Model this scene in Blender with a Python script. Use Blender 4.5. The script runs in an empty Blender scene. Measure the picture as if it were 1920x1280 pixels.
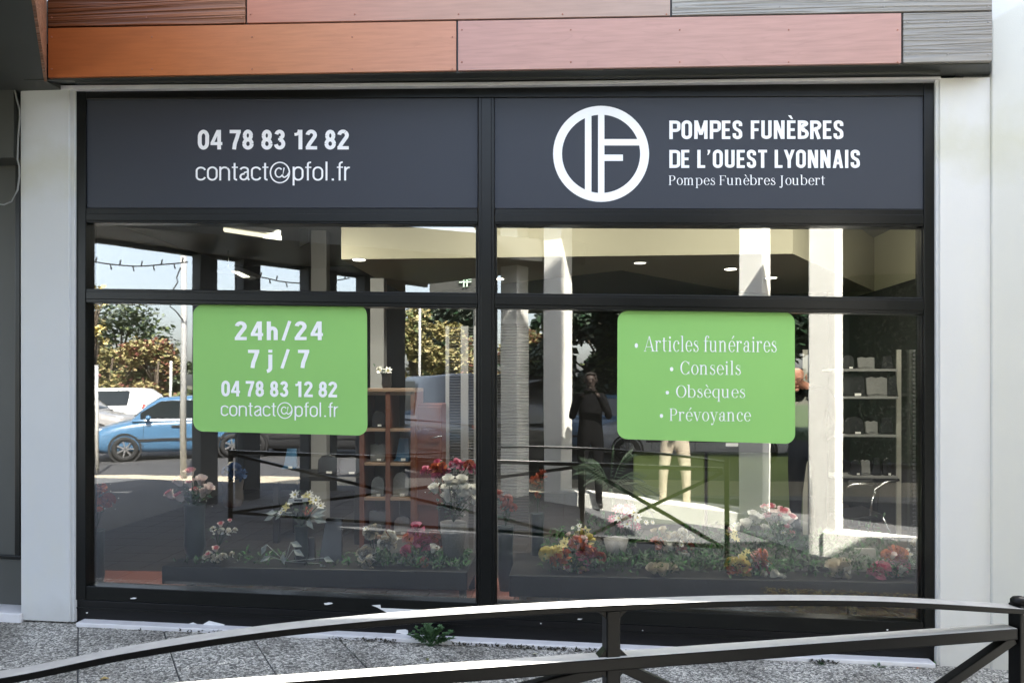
import bpy, bmesh, math, random
from mathutils import Vector, Matrix, noise

# ------------------------------------------------------------------ camera, sky, sun, exposure
SC = bpy.context.scene
COL = SC.collection
ALPHA = math.radians(4.37)          # camera turned slightly left of the shop front's normal
DIST = 4.7                          # metres from the lens to the glass
EYE = 1.58
FPX = 1440.0                        # focal length in pixels of the 1920 wide photograph
HOR = 720.0                         # horizon row in the photograph
FW = Vector((-math.sin(ALPHA), math.cos(ALPHA), 0))
RT = Vector((math.cos(ALPHA), math.sin(ALPHA), 0))
CAM = Vector((0, -DIST, EYE))

cam_d = bpy.data.cameras.new('camera')
cam = bpy.data.objects.new('camera', cam_d); COL.objects.link(cam)
cam.location = CAM
cam.rotation_euler = (math.radians(90), 0, ALPHA)
cam_d.sensor_width = 36; cam_d.lens = FPX / 1920 * 36
cam_d.shift_y = (HOR - 640) / 1920
cam_d.clip_start = 0.03; cam_d.clip_end = 2000
SC.camera = cam

SUN_EL = math.radians(50); SUN_AZ = math.radians(24)     # azimuth from +Y (behind the shop) towards +X
W = bpy.data.worlds.new('World'); SC.world = W; W.use_nodes = True
nt = W.node_tree; nt.nodes.clear()
sky = nt.nodes.new('ShaderNodeTexSky'); sky.sky_type = 'NISHITA'; sky.sun_disc = False
sky.sun_elevation = SUN_EL; sky.sun_rotation = SUN_AZ
sky.air_density = 1.0; sky.dust_density = 3.0; sky.ozone_density = 1.0
bg = nt.nodes.new('ShaderNodeBackground'); bg.inputs['Strength'].default_value = 0.14
wo = nt.nodes.new('ShaderNodeOutputWorld')
hs = nt.nodes.new('ShaderNodeHueSaturation'); hs.inputs['Saturation'].default_value = .60
nt.links.new(sky.outputs[0], hs.inputs['Color']); nt.links.new(hs.outputs[0], bg.inputs[0]); nt.links.new(bg.outputs[0], wo.inputs[0])

sun_d = bpy.data.lights.new('sun', 'SUN'); sun_d.energy = 5.0; sun_d.angle = math.radians(0.5)
sun_d.color = (1.0, 0.95, 0.86)
sun = bpy.data.objects.new('sun', sun_d); COL.objects.link(sun)
SDIR = Vector((math.sin(SUN_AZ) * math.cos(SUN_EL), math.cos(SUN_AZ) * math.cos(SUN_EL), math.sin(SUN_EL)))
sun.rotation_euler = (-SDIR).to_track_quat('-Z', 'Y').to_euler()
sun.location = SDIR * 60

SC.view_settings.view_transform = 'Standard'; SC.view_settings.look = 'None'
SC.view_settings.exposure = 2.85; SC.view_settings.gamma = 1.0
SC.view_settings.use_curve_mapping = False
SC.render.engine = 'CYCLES'
SC.cycles.max_bounces = 8; SC.cycles.transparent_max_bounces = 16; SC.cycles.glossy_bounces = 5
SC.cycles.caustics_reflective = False; SC.cycles.caustics_refractive = False
SC.cycles.sample_clamp_indirect = 6.0
random.seed(7)

# ------------------------------------------------------------------ points along the photograph's sight lines
def ray(px, py):
    return FW + RT * ((px - 960) / FPX) + Vector((0, 0, (HOR - py) / FPX))
def P(px, py, y):                    # point on the plane at that world y
    r = ray(px, py); return CAM + r * ((y + DIST) / r.y)
def M(px, py, y):                    # point in front of the shop that the glass shows at that pixel
    p = P(px, py, -y); return Vector((p.x, y, p.z))
def PZ(px, py, z):
    r = ray(px, py); return CAM + r * ((z - EYE) / r.z)
_a = P(140, 1174, -.12); _b = P(1757, 1252, -.12)
def zg(x): return _a.z + (_b.z - _a.z) * (x - _a.x) / (_b.x - _a.x)      # the pavement falls slightly to the right
FLOOR = 0.13

# ------------------------------------------------------------------ object helpers
def link(o, parent=None):
    COL.objects.link(o)
    if parent is not None: o.parent = parent
    return o
def tag(o, label=None, cat=None, group=None, kind=None):
    if label: o['label'] = label
    if cat: o['category'] = cat
    if group: o['group'] = group
    if kind: o['kind'] = kind
    return o
def thing(name, label, cat, loc=(0, 0, 0), rz=0, group=None):
    o = bpy.data.objects.new(name, None); o.empty_display_size = .05
    o.location = loc; o.rotation_euler = (0, 0, rz); link(o)
    return tag(o, label, cat, group)
def obj(name, bm, m, parent=None, smooth=False, bevel=0, seg=2, world=True):
    """one mesh object; bm in world coordinates unless world=False (then in the parent's own)"""
    me = bpy.data.meshes.new(name)
    bmesh.ops.recalc_face_normals(bm, faces=bm.faces)
    if parent is not None and world:
        bm.transform(full(parent).inverted())
    bm.to_mesh(me); bm.free()
    for k in (m if isinstance(m, (list, tuple)) else [m]): me.materials.append(k)
    if smooth:
        for p in me.polygons: p.use_smooth = True
    o = link(bpy.data.objects.new(name, me), parent)
    if bevel:
        b = o.modifiers.new('bevel', 'BEVEL'); b.width = bevel; b.segments = seg; b.limit_method = 'ANGLE'; b.angle_limit = math.radians(40)
    return o
def full(o):
    mtx = Matrix.LocRotScale(o.location, o.rotation_euler, o.scale)
    return full(o.parent) @ mtx if o.parent else mtx
def dup(o, name, loc, rot=(0, 0, 0), sc=1.0, parent=None):
    c = o.copy(); c.name = name; c.location = loc; c.rotation_euler = rot
    c.scale = (sc, sc, sc) if not isinstance(sc, (tuple, list)) else sc
    COL.objects.link(c); c.parent = parent
    return c

# ------------------------------------------------------------------ bmesh shapes
def hexa(bm, lo, hi, mi=0):
    """prism between two point loops of equal length"""
    a = [bm.verts.new(p) for p in lo]; b = [bm.verts.new(p) for p in hi]; n = len(a)
    fs = [bm.faces.new(a), bm.faces.new(b[::-1])]
    for i in range(n):
        fs.append(bm.faces.new((a[i], b[i], b[(i + 1) % n], a[(i + 1) % n])))
    for f in fs: f.material_index = mi
    return bm
def box(bm, x0, x1, y0, y1, z0, z1, mi=0):
    return hexa(bm, [(x0, y0, z0), (x1, y0, z0), (x1, y1, z0), (x0, y1, z0)], [(x0, y0, z1), (x1, y0, z1), (x1, y1, z1), (x0, y1, z1)], mi)
def obox(bm, c, sx, sy, sz, rz=0, mi=0, mtx=None):
    R = Matrix.Rotation(rz, 4, 'Z'); T = Matrix.Translation(Vector(c)) @ (mtx if mtx else R)
    q = lambda a, b, d: T @ Vector((a * sx / 2, b * sy / 2, d * sz / 2))
    return hexa(bm, [q(-1, -1, -1), q(1, -1, -1), q(1, 1, -1), q(-1, 1, -1)], [q(-1, -1, 1), q(1, -1, 1), q(1, 1, 1), q(-1, 1, 1)], mi)
def slab_px(bm, pts, y0, y1, mi=0):
    """outline read on the plane y0, given real depth back to y1"""
    a = [P(px, py, y0) for px, py in pts]
    return hexa(bm, a, [(p.x, y1, p.z) for p in a], mi)
def tube(bm, pts, r, n=8, mi=0, r2=None, cap=True):
    pts = [Vector(p) for p in pts]; rings = []
    for i, p in enumerate(pts):
        t = (pts[min(i + 1, len(pts) - 1)] - pts[max(i - 1, 0)]).normalized()
        u = t.orthogonal().normalized() if abs(t.z) > .9 else t.cross(Vector((0, 0, 1))).normalized()
        v = t.cross(u).normalized()
        k = i / max(1, len(pts) - 1); rr = r if r2 is None else r + (r2 - r) * k
        rings.append([bm.verts.new(p + (u * math.cos(a) + v * math.sin(a)) * rr) for a in (2 * math.pi * j / n for j in range(n))])
    for a, b in zip(rings, rings[1:]):
        for j in range(n):
            f = bm.faces.new((a[j], a[(j + 1) % n], b[(j + 1) % n], b[j])); f.material_index = mi; f.smooth = True
    if cap:
        for rg in (rings[0], rings[-1]):
            f = bm.faces.new(rg); f.material_index = mi
    return bm
def lathe(bm, c, prof, n=16, mi=0):
    rings = []
    for r, z in prof:
        rings.append([bm.verts.new((c[0] + r * math.cos(2 * math.pi * j / n), c[1] + r * math.sin(2 * math.pi * j / n), c[2] + z)) for j in range(n)])
    for a, b in zip(rings, rings[1:]):
        for j in range(n):
            f = bm.faces.new((a[j], a[(j + 1) % n], b[(j + 1) % n], b[j])); f.smooth = True; f.material_index = mi
    for rg in (rings[0], rings[-1]):
        f = bm.faces.new(rg); f.material_index = mi
    return bm
def ball(bm, c, r, sz=(1, 1, 1), sub=2, mi=0):
    res = bmesh.ops.create_icosphere(bm, subdivisions=sub, radius=r)
    for v in res['verts']:
        v.co = Vector((v.co.x * sz[0] + c[0], v.co.y * sz[1] + c[1], v.co.z * sz[2] + c[2]))
        for f in v.link_faces: f.material_index = mi; f.smooth = True
    return bm
def bar(bm, a, b, w, h, up=(0, 0, 1), mi=0, mi_top=None):
    """straight bar of rectangular section from a to b"""
    a, b = Vector(a), Vector(b); t = (b - a).normalized(); s = t.cross(Vector(up)).normalized(); u = s.cross(t).normalized()
    q = lambda p, i, j: p + s * (i * w / 2) + u * (j * h / 2)
    return hexa(bm, [q(a, -1, -1), q(a, 1, -1), q(a, 1, 1), q(a, -1, 1)], [q(b, -1, -1), q(b, 1, -1), q(b, 1, 1), q(b, -1, 1)], mi)

# ------------------------------------------------------------------ materials (all procedural)
def mat(name, col, rough=.6, metal=0, var=.12, scale=6, bump=0, bscale=60, spec=.5, coat=0, emit=None, estr=0, detail=5):
    m = bpy.data.materials.new(name); m.use_nodes = True
    n = m.node_tree; b = n.nodes['Principled BSDF']
    b.inputs['Roughness'].default_value = rough; b.inputs['Metallic'].default_value = metal
    b.inputs['Specular IOR Level'].default_value = spec
    if coat: b.inputs['Coat Weight'].default_value = coat; b.inputs['Coat Roughness'].default_value = .08
    tc = n.nodes.new('ShaderNodeTexCoord')
    nz = n.nodes.new('ShaderNodeTexNoise'); nz.inputs['Scale'].default_value = scale; nz.inputs['Detail'].default_value = detail
    n.links.new(tc.outputs['Object'], nz.inputs['Vector'])
    mx = n.nodes.new('ShaderNodeMix'); mx.data_type = 'RGBA'
    mx.inputs[6].default_value = (*[max(0, c * (1 - var)) for c in col], 1); mx.inputs[7].default_value = (*[min(1, c * (1 + var)) for c in col], 1)
    n.links.new(nz.outputs['Fac'], mx.inputs[0]); n.links.new(mx.outputs[2], b.inputs['Base Color'])
    if bump:
        n2 = n.nodes.new('ShaderNodeTexNoise'); n2.inputs['Scale'].default_value = bscale; n2.inputs['Detail'].default_value = 4
        n.links.new(tc.outputs['Object'], n2.inputs['Vector'])
        bp = n.nodes.new('ShaderNodeBump'); bp.inputs['Strength'].default_value = bump; bp.inputs['Distance'].default_value = .01
        n.links.new(n2.outputs['Fac'], bp.inputs['Height']); n.links.new(bp.outputs['Normal'], b.inputs['Normal'])
    if emit:
        b.inputs['Emission Color'].default_value = (*emit, 1); b.inputs['Emission Strength'].default_value = estr
    return m
def srgb(r, g, b):
    f = lambda c: (c / 255 / 12.92) if c / 255 <= .04045 else ((c / 255 + .055) / 1.055) ** 2.4
    return (f(r), f(g), f(b))
def nodes_of(m): return m.node_tree.nodes, m.node_tree.links, m.node_tree.nodes['Principled BSDF']

def stained_plaster(name, col, stain, dirt=.25):
    """painted render with a yellowish stain pattern, foot dirt, a yellower band near the top and fine relief"""
    m = mat(name, col, .75, var=.05, scale=1.2, bump=.12, bscale=140, spec=.3)
    N, L, b = nodes_of(m)
    tc = N.new('ShaderNodeTexCoord'); mp = N.new('ShaderNodeMapping'); mp.inputs['Scale'].default_value = (2.5, 2.5, .9)
    L.new(tc.outputs['Object'], mp.inputs['Vector'])
    nz = N.new('ShaderNodeTexNoise'); nz.inputs['Scale'].default_value = 1.6; nz.inputs['Detail'].default_value = 6; nz.inputs['Roughness'].default_value = .65
    L.new(mp.outputs['Vector'], nz.inputs['Vector'])
    rp = N.new('ShaderNodeValToRGB'); rp.color_ramp.elements[0].position = .5; rp.color_ramp.elements[1].position = .78
    rp.color_ramp.elements[1].color = (dirt, dirt, dirt, 1)
    L.new(nz.outputs['Fac'], rp.inputs['Fac'])
    mx = N.new('ShaderNodeMix'); mx.data_type = 'RGBA'; src = b.inputs['Base Color'].links[0].from_socket
    L.new(rp.outputs['Color'], mx.inputs[0]); L.new(src, mx.inputs[6]); mx.inputs[7].default_value = (*stain, 1)
    L.new(mx.outputs[2], b.inputs['Base Color'])
    geo = N.new('ShaderNodeNewGeometry'); sp = N.new('ShaderNodeSeparateXYZ'); L.new(geo.outputs['Position'], sp.inputs[0])
    n3 = N.new('ShaderNodeTexNoise'); n3.inputs['Scale'].default_value = 5; n3.inputs['Detail'].default_value = 7; L.new(geo.outputs['Position'], n3.inputs['Vector'])
    wz = N.new('ShaderNodeMath'); wz.operation = 'MULTIPLY_ADD'; wz.inputs[1].default_value = .5; L.new(n3.outputs['Fac'], wz.inputs[0]); L.new(sp.outputs['Z'], wz.inputs[2])
    prev = mx.outputs[2]
    for (z0, z1, z2, c_, amt) in ((-.5, .18, .52, (.30, .285, .25), .55), (2.95, 3.22, 3.42, (.46, .44, .30), .42)):
        rr = N.new('ShaderNodeValToRGB'); mr = N.new('ShaderNodeMapRange'); mr.inputs['From Min'].default_value = z0; mr.inputs['From Max'].default_value = z2; L.new(wz.outputs[0], mr.inputs['Value'])
        e = rr.color_ramp.elements; k = (z1 - z0) / (z2 - z0)
        e[0].position = 0; e[0].color = ((amt,) * 3 if z0 < 0 else (0, 0, 0)) + (1,); e[1].position = 1; e[1].color = (0, 0, 0, 1)
        q = e.new(k); q.color = (amt * (.6 if z0 < 0 else 1),) * 3 + (1,)
        L.new(mr.outputs['Result'], rr.inputs['Fac']); m4 = N.new('ShaderNodeMix'); m4.data_type = 'RGBA'
        L.new(rr.outputs['Color'], m4.inputs[0]); L.new(prev, m4.inputs[6]); m4.inputs[7].default_value = (*c_, 1); prev = m4.outputs[2]
    L.new(prev, b.inputs['Base Color'])
    return m

def wood_panel(name, stops, ring=.25, grain=(.55, 9, 9), relief=0, rough=.5, dark=.75):
    """laminate board; colours run along the board, knots and grain from distorted bands"""
    m = bpy.data.materials.new(name); m.use_nodes = True; N, L, b = nodes_of(m)
    b.inputs['Roughness'].default_value = rough; b.inputs['Specular IOR Level'].default_value = .35
    tc = N.new('ShaderNodeTexCoord'); mp = N.new('ShaderNodeMapping'); mp.inputs['Scale'].default_value = grain
    L.new(tc.outputs['Object'], mp.inputs['Vector'])
    gx = N.new('ShaderNodeSeparateXYZ'); L.new(tc.outputs['Object'], gx.inputs[0])
    nz = N.new('ShaderNodeTexNoise'); nz.inputs['Scale'].default_value = .9; nz.inputs['Detail'].default_value = 3
    L.new(tc.outputs['Object'], nz.inputs['Vector'])
    ad = N.new('ShaderNodeMath'); ad.operation = 'MULTIPLY_ADD'; ad.inputs[1].default_value = .25; L.new(nz.outputs['Fac'], ad.inputs[0]); L.new(gx.outputs['X'], ad.inputs[2])
    mr = N.new('ShaderNodeMapRange'); mr.inputs['From Min'].default_value = stops[0][0] + .12; mr.inputs['From Max'].default_value = stops[-1][0] + .12
    L.new(ad.outputs[0], mr.inputs['Value'])
    rp = N.new('ShaderNodeValToRGB'); els = rp.color_ramp.elements
    x0, x1 = stops[0][0], stops[-1][0]
    els[0].position = 0; els[0].color = (*stops[0][1], 1); els[1].position = 1; els[1].color = (*stops[-1][1], 1)
    for x, c in stops[1:-1]:
        e = els.new((x - x0) / (x1 - x0)); e.color = (*c, 1)
    L.new(mr.outputs['Result'], rp.inputs['Fac'])
    wv = N.new('ShaderNodeTexNoise'); wv.inputs['Scale'].default_value = 1.3; wv.inputs['Detail'].default_value = 2; wv.inputs['Distortion'].default_value = .6
    L.new(mp.outputs['Vector'], wv.inputs['Vector'])
    ml = N.new('ShaderNodeMath'); ml.operation = 'MULTIPLY'; ml.inputs[1].default_value = 16 if not relief else 30; L.new(wv.outputs['Fac'], ml.inputs[0])
    fr = N.new('ShaderNodeMath'); fr.operation = 'SINE' if relief else 'FRACT'; L.new(ml.outputs[0], fr.inputs[0])
    gr = N.new('ShaderNodeValToRGB'); gr.color_ramp.elements[0].position = .0; gr.color_ramp.elements[0].color = (dark,) * 3 + (1,)
    gr.color_ramp.elements[1].position = .22 if not relief else .6; gr.color_ramp.elements[1].color = (1, 1, 1, 1)
    L.new(fr.outputs[0], gr.inputs['Fac'])
    mx = N.new('ShaderNodeMix'); mx.data_type = 'RGBA'; mx.blend_type = 'MULTIPLY'; mx.inputs[0].default_value = ring
    L.new(rp.outputs['Color'], mx.inputs[6]); L.new(gr.outputs['Color'], mx.inputs[7])
    f2 = N.new('ShaderNodeTexNoise'); f2.inputs['Scale'].default_value = 40; f2.inputs['Detail'].default_value = 4
    mp2 = N.new('ShaderNodeMapping'); mp2.inputs['Scale'].default_value = (.12, 1, 1.6); L.new(tc.outputs['Object'], mp2.inputs['Vector']); L.new(mp2.outputs['Vector'], f2.inputs['Vector'])
    r2 = N.new('ShaderNodeValToRGB'); r2.color_ramp.elements[0].position = .3; r2.color_ramp.elements[0].color = (.8, .8, .8, 1); r2.color_ramp.elements[1].position = .65; r2.color_ramp.elements[1].color = (1.08, 1.08, 1.08, 1)
    L.new(f2.outputs['Fac'], r2.inputs['Fac'])
    m3 = N.new('ShaderNodeMix'); m3.data_type = 'RGBA'; m3.blend_type = 'MULTIPLY'; m3.inputs[0].default_value = .5
    L.new(mx.outputs[2], m3.inputs[6]); L.new(r2.outputs['Color'], m3.inputs[7]); L.new(m3.outputs[2], b.inputs['Base Color'])
    if relief:
        bp = N.new('ShaderNodeBump'); bp.inputs['Strength'].default_value = relief; bp.inputs['Distance'].default_value = .006
        L.new(fr.outputs[0], bp.inputs['Height']); L.new(bp.outputs['Normal'], b.inputs['Normal'])
    return m

def aggregate(name):
    """exposed pebble concrete"""
    m = bpy.data.materials.new(name); m.use_nodes = True; N, L, b = nodes_of(m)
    b.inputs['Roughness'].default_value = .8
    tc = N.new('ShaderNodeTexCoord')
    geo = N.new('ShaderNodeNewGeometry')
    vo = N.new('ShaderNodeTexVoronoi'); vo.inputs['Scale'].default_value = 88; L.new(geo.outputs['Position'], vo.inputs['Vector'])
    rp = N.new('ShaderNodeValToRGB'); e = rp.color_ramp.elements
    e[0].position = 0; e[0].color = (.10, .097, .088, 1); e[1].position = 1; e[1].color = (.95, .92, .84, 1)
    k = e.new(.35); k.color = (.35, .335, .30, 1); k = e.new(.62); k.color = (.60, .575, .52, 1); k = e.new(.85); k.color = (.80, .77, .69, 1)
    sx = N.new('ShaderNodeSeparateColor'); L.new(vo.outputs['Color'], sx.inputs[0]); L.new(sx.outputs[0], rp.inputs['Fac'])
    v2 = N.new('ShaderNodeTexVoronoi'); v2.feature = 'DISTANCE_TO_EDGE'; v2.inputs['Scale'].default_value = 88; L.new(geo.outputs['Position'], v2.inputs['Vector'])
    r2 = N.new('ShaderNodeValToRGB'); r2.color_ramp.elements[0].position = .02; r2.color_ramp.elements[0].color = (.38, .38, .38, 1); r2.color_ramp.elements[1].position = .14
    L.new(v2.outputs['Distance'], r2.inputs['Fac'])
    mx = N.new('ShaderNodeMix'); mx.data_type = 'RGBA'; mx.blend_type = 'MULTIPLY'; mx.inputs[0].default_value = 1
    L.new(rp.outputs['Color'], mx.inputs[6]); L.new(r2.outputs['Color'], mx.inputs[7])
    nz = N.new('ShaderNodeTexNoise'); nz.inputs['Scale'].default_value = 2.2; nz.inputs['Detail'].default_value = 6; L.new(geo.outputs['Position'], nz.inputs['Vector'])
    r3 = N.new('ShaderNodeValToRGB'); r3.color_ramp.elements[0].position = .32; r3.color_ramp.elements[0].color = (.48, .47, .45, 1); r3.color_ramp.elements[1].position = .62
    L.new(nz.outputs['Fac'], r3.inputs['Fac'])
    m2 = N.new('ShaderNodeMix'); m2.data_type = 'RGBA'; m2.blend_type = 'MULTIPLY'; m2.inputs[0].default_value = 1
    L.new(mx.outputs[2], m2.inputs[6]); L.new(r3.outputs['Color'], m2.inputs[7]); L.new(m2.outputs[2], b.inputs['Base Color'])
    bp = N.new('ShaderNodeBump'); bp.inputs['Strength'].default_value = .6; bp.inputs['Distance'].default_value = .004
    L.new(v2.outputs['Distance'], bp.inputs['Height']); L.new(bp.outputs['Normal'], b.inputs['Normal'])
    return m

def shop_glass(name, refl=.115):
    m = bpy.data.materials.new(name); m.use_nodes = True; N, L = m.node_tree.nodes, m.node_tree.links; N.clear()
    out = N.new('ShaderNodeOutputMaterial'); mx = N.new('ShaderNodeMixShader')
    tr = N.new('ShaderNodeBsdfTransparent'); tr.inputs[0].default_value = (.97, .98, .97, 1)
    gl = N.new('ShaderNodeBsdfGlossy'); gl.inputs['Roughness'].default_value = 0.0; gl.inputs['Color'].default_value = (1, 1, 1, 1)
    fr = N.new('ShaderNodeFresnel'); fr.inputs['IOR'].default_value = 1.45
    ad = N.new('ShaderNodeMath'); ad.operation = 'ADD'; ad.use_clamp = True; ad.inputs[1].default_value = refl - .034
    tc = N.new('ShaderNodeTexCoord'); nz = N.new('ShaderNodeTexNoise'); nz.inputs['Scale'].default_value = 2.2; nz.inputs['Detail'].default_value = 1
    L.new(tc.outputs['Object'], nz.inputs['Vector'])
    bp = N.new('ShaderNodeBump'); bp.inputs['Strength'].default_value = .007; bp.inputs['Distance'].default_value = .05
    L.new(nz.outputs['Fac'], bp.inputs['Height']); L.new(bp.outputs['Normal'], gl.inputs['Normal'])
    L.new(fr.outputs[0], ad.inputs[0]); L.new(ad.outputs[0], mx.inputs[0]); L.new(tr.outputs[0], mx.inputs[1]); L.new(gl.outputs[0], mx.inputs[2])
    L.new(mx.outputs[0], out.inputs['Surface'])
    return m

MT = {}
MT['white_wall'] = stained_plaster('white_plaster', (.585, .59, .585), (.62, .60, .48), .3)  # canopy shade on the left pillar is put into this darker tone
MT['white_lit'] = stained_plaster('lit_white_plaster', (.635, .625, .60), (.70, .68, .54), .25)  # paler copy of the same plaster for the better lit right pillar
MT['pier'] = stained_plaster('cream_plaster', (.56, .555, .515), (.66, .64, .52), .2)
MT['black_frame'] = mat('black_frame_paint', (.005, .0055, .005), .30, spec=.27, var=.35, scale=9, bump=.05, bscale=80)
MT['black_plinth'] = mat('black_plinth_paint', (.004, .004, .0045), .42, spec=.25, var=.3, scale=5, bump=.04)
MT['white_sill'] = mat('white_sill_paint', (.66, .65, .66), .55, var=.14, scale=14, bump=.1)
MT['chip'] = mat('bare_white_patch', (.72, .72, .72), .7, var=.06, scale=30)
MT['sign'] = mat('slate_sign_vinyl', srgb(61, 64, 71), .5, var=.015, spec=.2)
MT['green'] = mat('green_vinyl', srgb(145, 197, 112), .55, var=.01, spec=.15)
MT['white_print'] = mat('white_print', (.93, .93, .93), .6, var=.005, spec=.2)
MT['soffit'] = mat('dark_soffit_metal', (.045, .047, .042), .55, var=.2, scale=3)
MT['rail'] = mat('dark_rail_paint', (.005, .005, .0048), .32, spec=.16, var=.3, scale=20, bump=.04)
MT['rail_worn_lit'] = mat('worn_lit_rail_top', (.27, .27, .26), .5, var=.3, scale=26, bump=.06)  # worn grey, raised in tone for the sunlight on the top rail
MT['rail_sunlit'] = mat('sunlit_rail_top', (.50, .50, .48), .5, var=.12, scale=30)  # sunlight on the lower rail's top face put into a whitish colour
MT['mortar'] = mat('joint_sand', (.112, .116, .122), .9, var=.3, scale=40)
MT['agg'] = aggregate('exposed_aggregate')
MT['glass'] = shop_glass('shop_glass')
MT['asphalt'] = mat('asphalt', (.055, .055, .058), .85, var=.25, scale=5, bump=.15, bscale=200)
MT['sand'] = mat('sandy_paving', (.45, .40, .30), .85, var=.15, scale=4)
MT['column'] = mat('column_paint', (.84, .83, .77), .7, var=.05, scale=3)
MT['shadecol'] = mat('dark_column_paint', (.07, .075, .08), .6, var=.15, scale=3)  # backlit shade of the left arcade pillars put into the colour
MT['chrome'] = mat('chrome', (.6, .6, .6), .2, metal=1, var=.03)
MT['rubber'] = mat('rubber', (.015, .015, .016), .8, var=.1)
MT['black'] = mat('black_lacquer', (.012, .012, .012), .4, var=.2)
MT['leaf'] = mat('leaf_green', (.035, .085, .028), .55, var=.4, scale=12)
MT['leaf_dark'] = mat('dark_leaf_green', (.016, .045, .018), .55, var=.4, scale=12)
MT['leaf_blue'] = mat('blue_green_leaf', (.03, .09, .07), .55, var=.3, scale=12)
MT['grass'] = mat('artificial_grass', (.03, .12, .025), .7, var=.4, scale=20)
# ------------------------------------------------------------------ ground
def sheet(name, pts, m, kind='structure'):
    bm = bmesh.new(); bm.faces.new([bm.verts.new(p) for p in pts])
    o = obj(name, bm, m); return tag(o, kind=kind)
sheet('ground', [(-400, -500, -.22), (400, -500, -.22), (400, 300, -.22), (-400, 300, -.22)], mat('earth', (.10, .095, .06), .9, var=.3, scale=.4))
road = sheet('road', [(-120, -40, -.17), (120, -40, -.17), (120, -7.2, -.17), (-120, -7.2, -.17)], MT['asphalt'])
pv = bmesh.new()
PX0, PX1, PY0, PY1 = -9.0, 9.0, -6.6, .34
hexa(pv, [(PX0, PY0, -.3), (PX1, PY0, -.3), (PX1, PY1, -.3), (PX0, PY1, -.3)],
     [(PX0, PY0, zg(PX0) - .012), (PX1, PY0, zg(PX1) - .012), (PX1, PY1, zg(PX1) - .012), (PX0, PY1, zg(PX0) - .012)])
pavement = tag(obj('pavement', pv, MT['mortar']), kind='structure')
# slabs run obliquely to the shop front, their joints 34 degrees off its normal
dj = (FW + RT * ((150 - 960) / FPX)); dj.z = 0; dj.normalize(); dx = Vector((dj.y, -dj.x, 0))
SWID, SLEN, GAP = .463, .70, .007
o0 = PZ(313, 1200, .05); o0.z = 0
rs = random.Random(3)
for i in range(-20, 16):
    off = (i % 2) * SLEN * .5 + .17
    for j in range(-12, 14):
        c0 = o0 + dx * (i * SWID) + dj * (j * SLEN + off)
        cc = c0 + dx * SWID / 2 + dj * SLEN / 2
        if not (-6.2 < cc.x < 4.6 and -1.4 < cc.y < .30): continue
        pts = [c0 + dx * GAP / 2 + dj * GAP / 2, c0 + dx * (SWID - GAP / 2) + dj * GAP / 2, c0 + dx * (SWID - GAP / 2) + dj * (SLEN - GAP / 2), c0 + dx * GAP / 2 + dj * (SLEN - GAP / 2)]
        cl = []
        for k in range(4):                                   # the slabs end along a straight edge in front of the railing
            a_, b_ = pts[k], pts[(k + 1) % 4]
            if a_.y >= -1.0: cl.append(a_)
            if (a_.y - -1.0) * (b_.y - -1.0) < 0: cl.append(a_.lerp(b_, (-1.0 - a_.y) / (b_.y - a_.y)))
        pts = cl
        if len(pts) < 3: continue
        lift = rs.uniform(-.0025, .0025)
        bm = bmesh.new()
        hexa(bm, [(p.x, p.y, zg(p.x) - .03) for p in pts], [(p.x, p.y, zg(p.x) + lift) for p in pts])
        obj('paving_slab', bm, MT['agg'], pavement, bevel=.004, seg=1)

# ------------------------------------------------------------------ the shop building
bld = thing('shop_building', 'white rendered shop building clad with wood print boards above a dark window', 'building', (0, .3, 0))
def bpart(name, m, fn, parent=bld, **k):
    bm = bmesh.new(); fn(bm); return obj(name, bm, m, parent, **k)
YW, YF = -.08, -.27
# pillars either side of the window
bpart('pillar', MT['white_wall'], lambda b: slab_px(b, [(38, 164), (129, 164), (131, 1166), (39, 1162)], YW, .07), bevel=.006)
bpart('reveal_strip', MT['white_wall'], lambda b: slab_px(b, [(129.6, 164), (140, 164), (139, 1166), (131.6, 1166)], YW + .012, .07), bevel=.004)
bpart('pillar', MT['white_lit'], lambda b: slab_px(b, [(1762, 146), (1875, 144), (1875, 1262), (1762, 1255)], YW, .07), bevel=.006)
bpart('reveal_strip', MT['white_wall'], lambda b: slab_px(b, [(1754, 148), (1761.4, 147), (1761.4, 1255), (1756, 1253)], YW + .012, .07), bevel=.003)
bpart('header_strip', MT['white_sill'], lambda b: slab_px(b, [(40, 161), (900, 154), (1764, 143.5), (1764, 149), (1756, 149), (900, 161), (140, 168), (40, 168)], YW - .004, .05), bevel=.002)
# soffit between wall head and cladding
zc = P(900, 131, YF + .02).z
sA, sB = P(40, 150, YF), P(1860, 117.5, YF); wA, wB = P(40, 156.5, YW), P(1860, 139.5, YW)
bpart('soffit', MT['soffit'], lambda b: hexa(b, [(sA.x, YF + .022, P(90, 147, YF).z), (sB.x, YF + .022, sB.z), (wB.x, YW + .02, wB.z), (wA.x, YW + .02, wA.z)],
    [(sA.x, YF + .022, 3.65), (sB.x, YF + .022, 3.65), (wB.x, YW + .02, 3.65), (wA.x, YW + .02, 3.65)]))
bpart('wall_head', MT['soffit'], lambda b: box(b, -3.25, 3.4, .06, .3, P(900, 165, .06).z, 3.65))
bpart('soffit_channel', MT['soffit'], lambda b: slab_px(b, [(140, 150), (900, 142), (1764, 131), (1764, 138), (900, 148), (140, 156)], -.16, -.13), bevel=.003)
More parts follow.
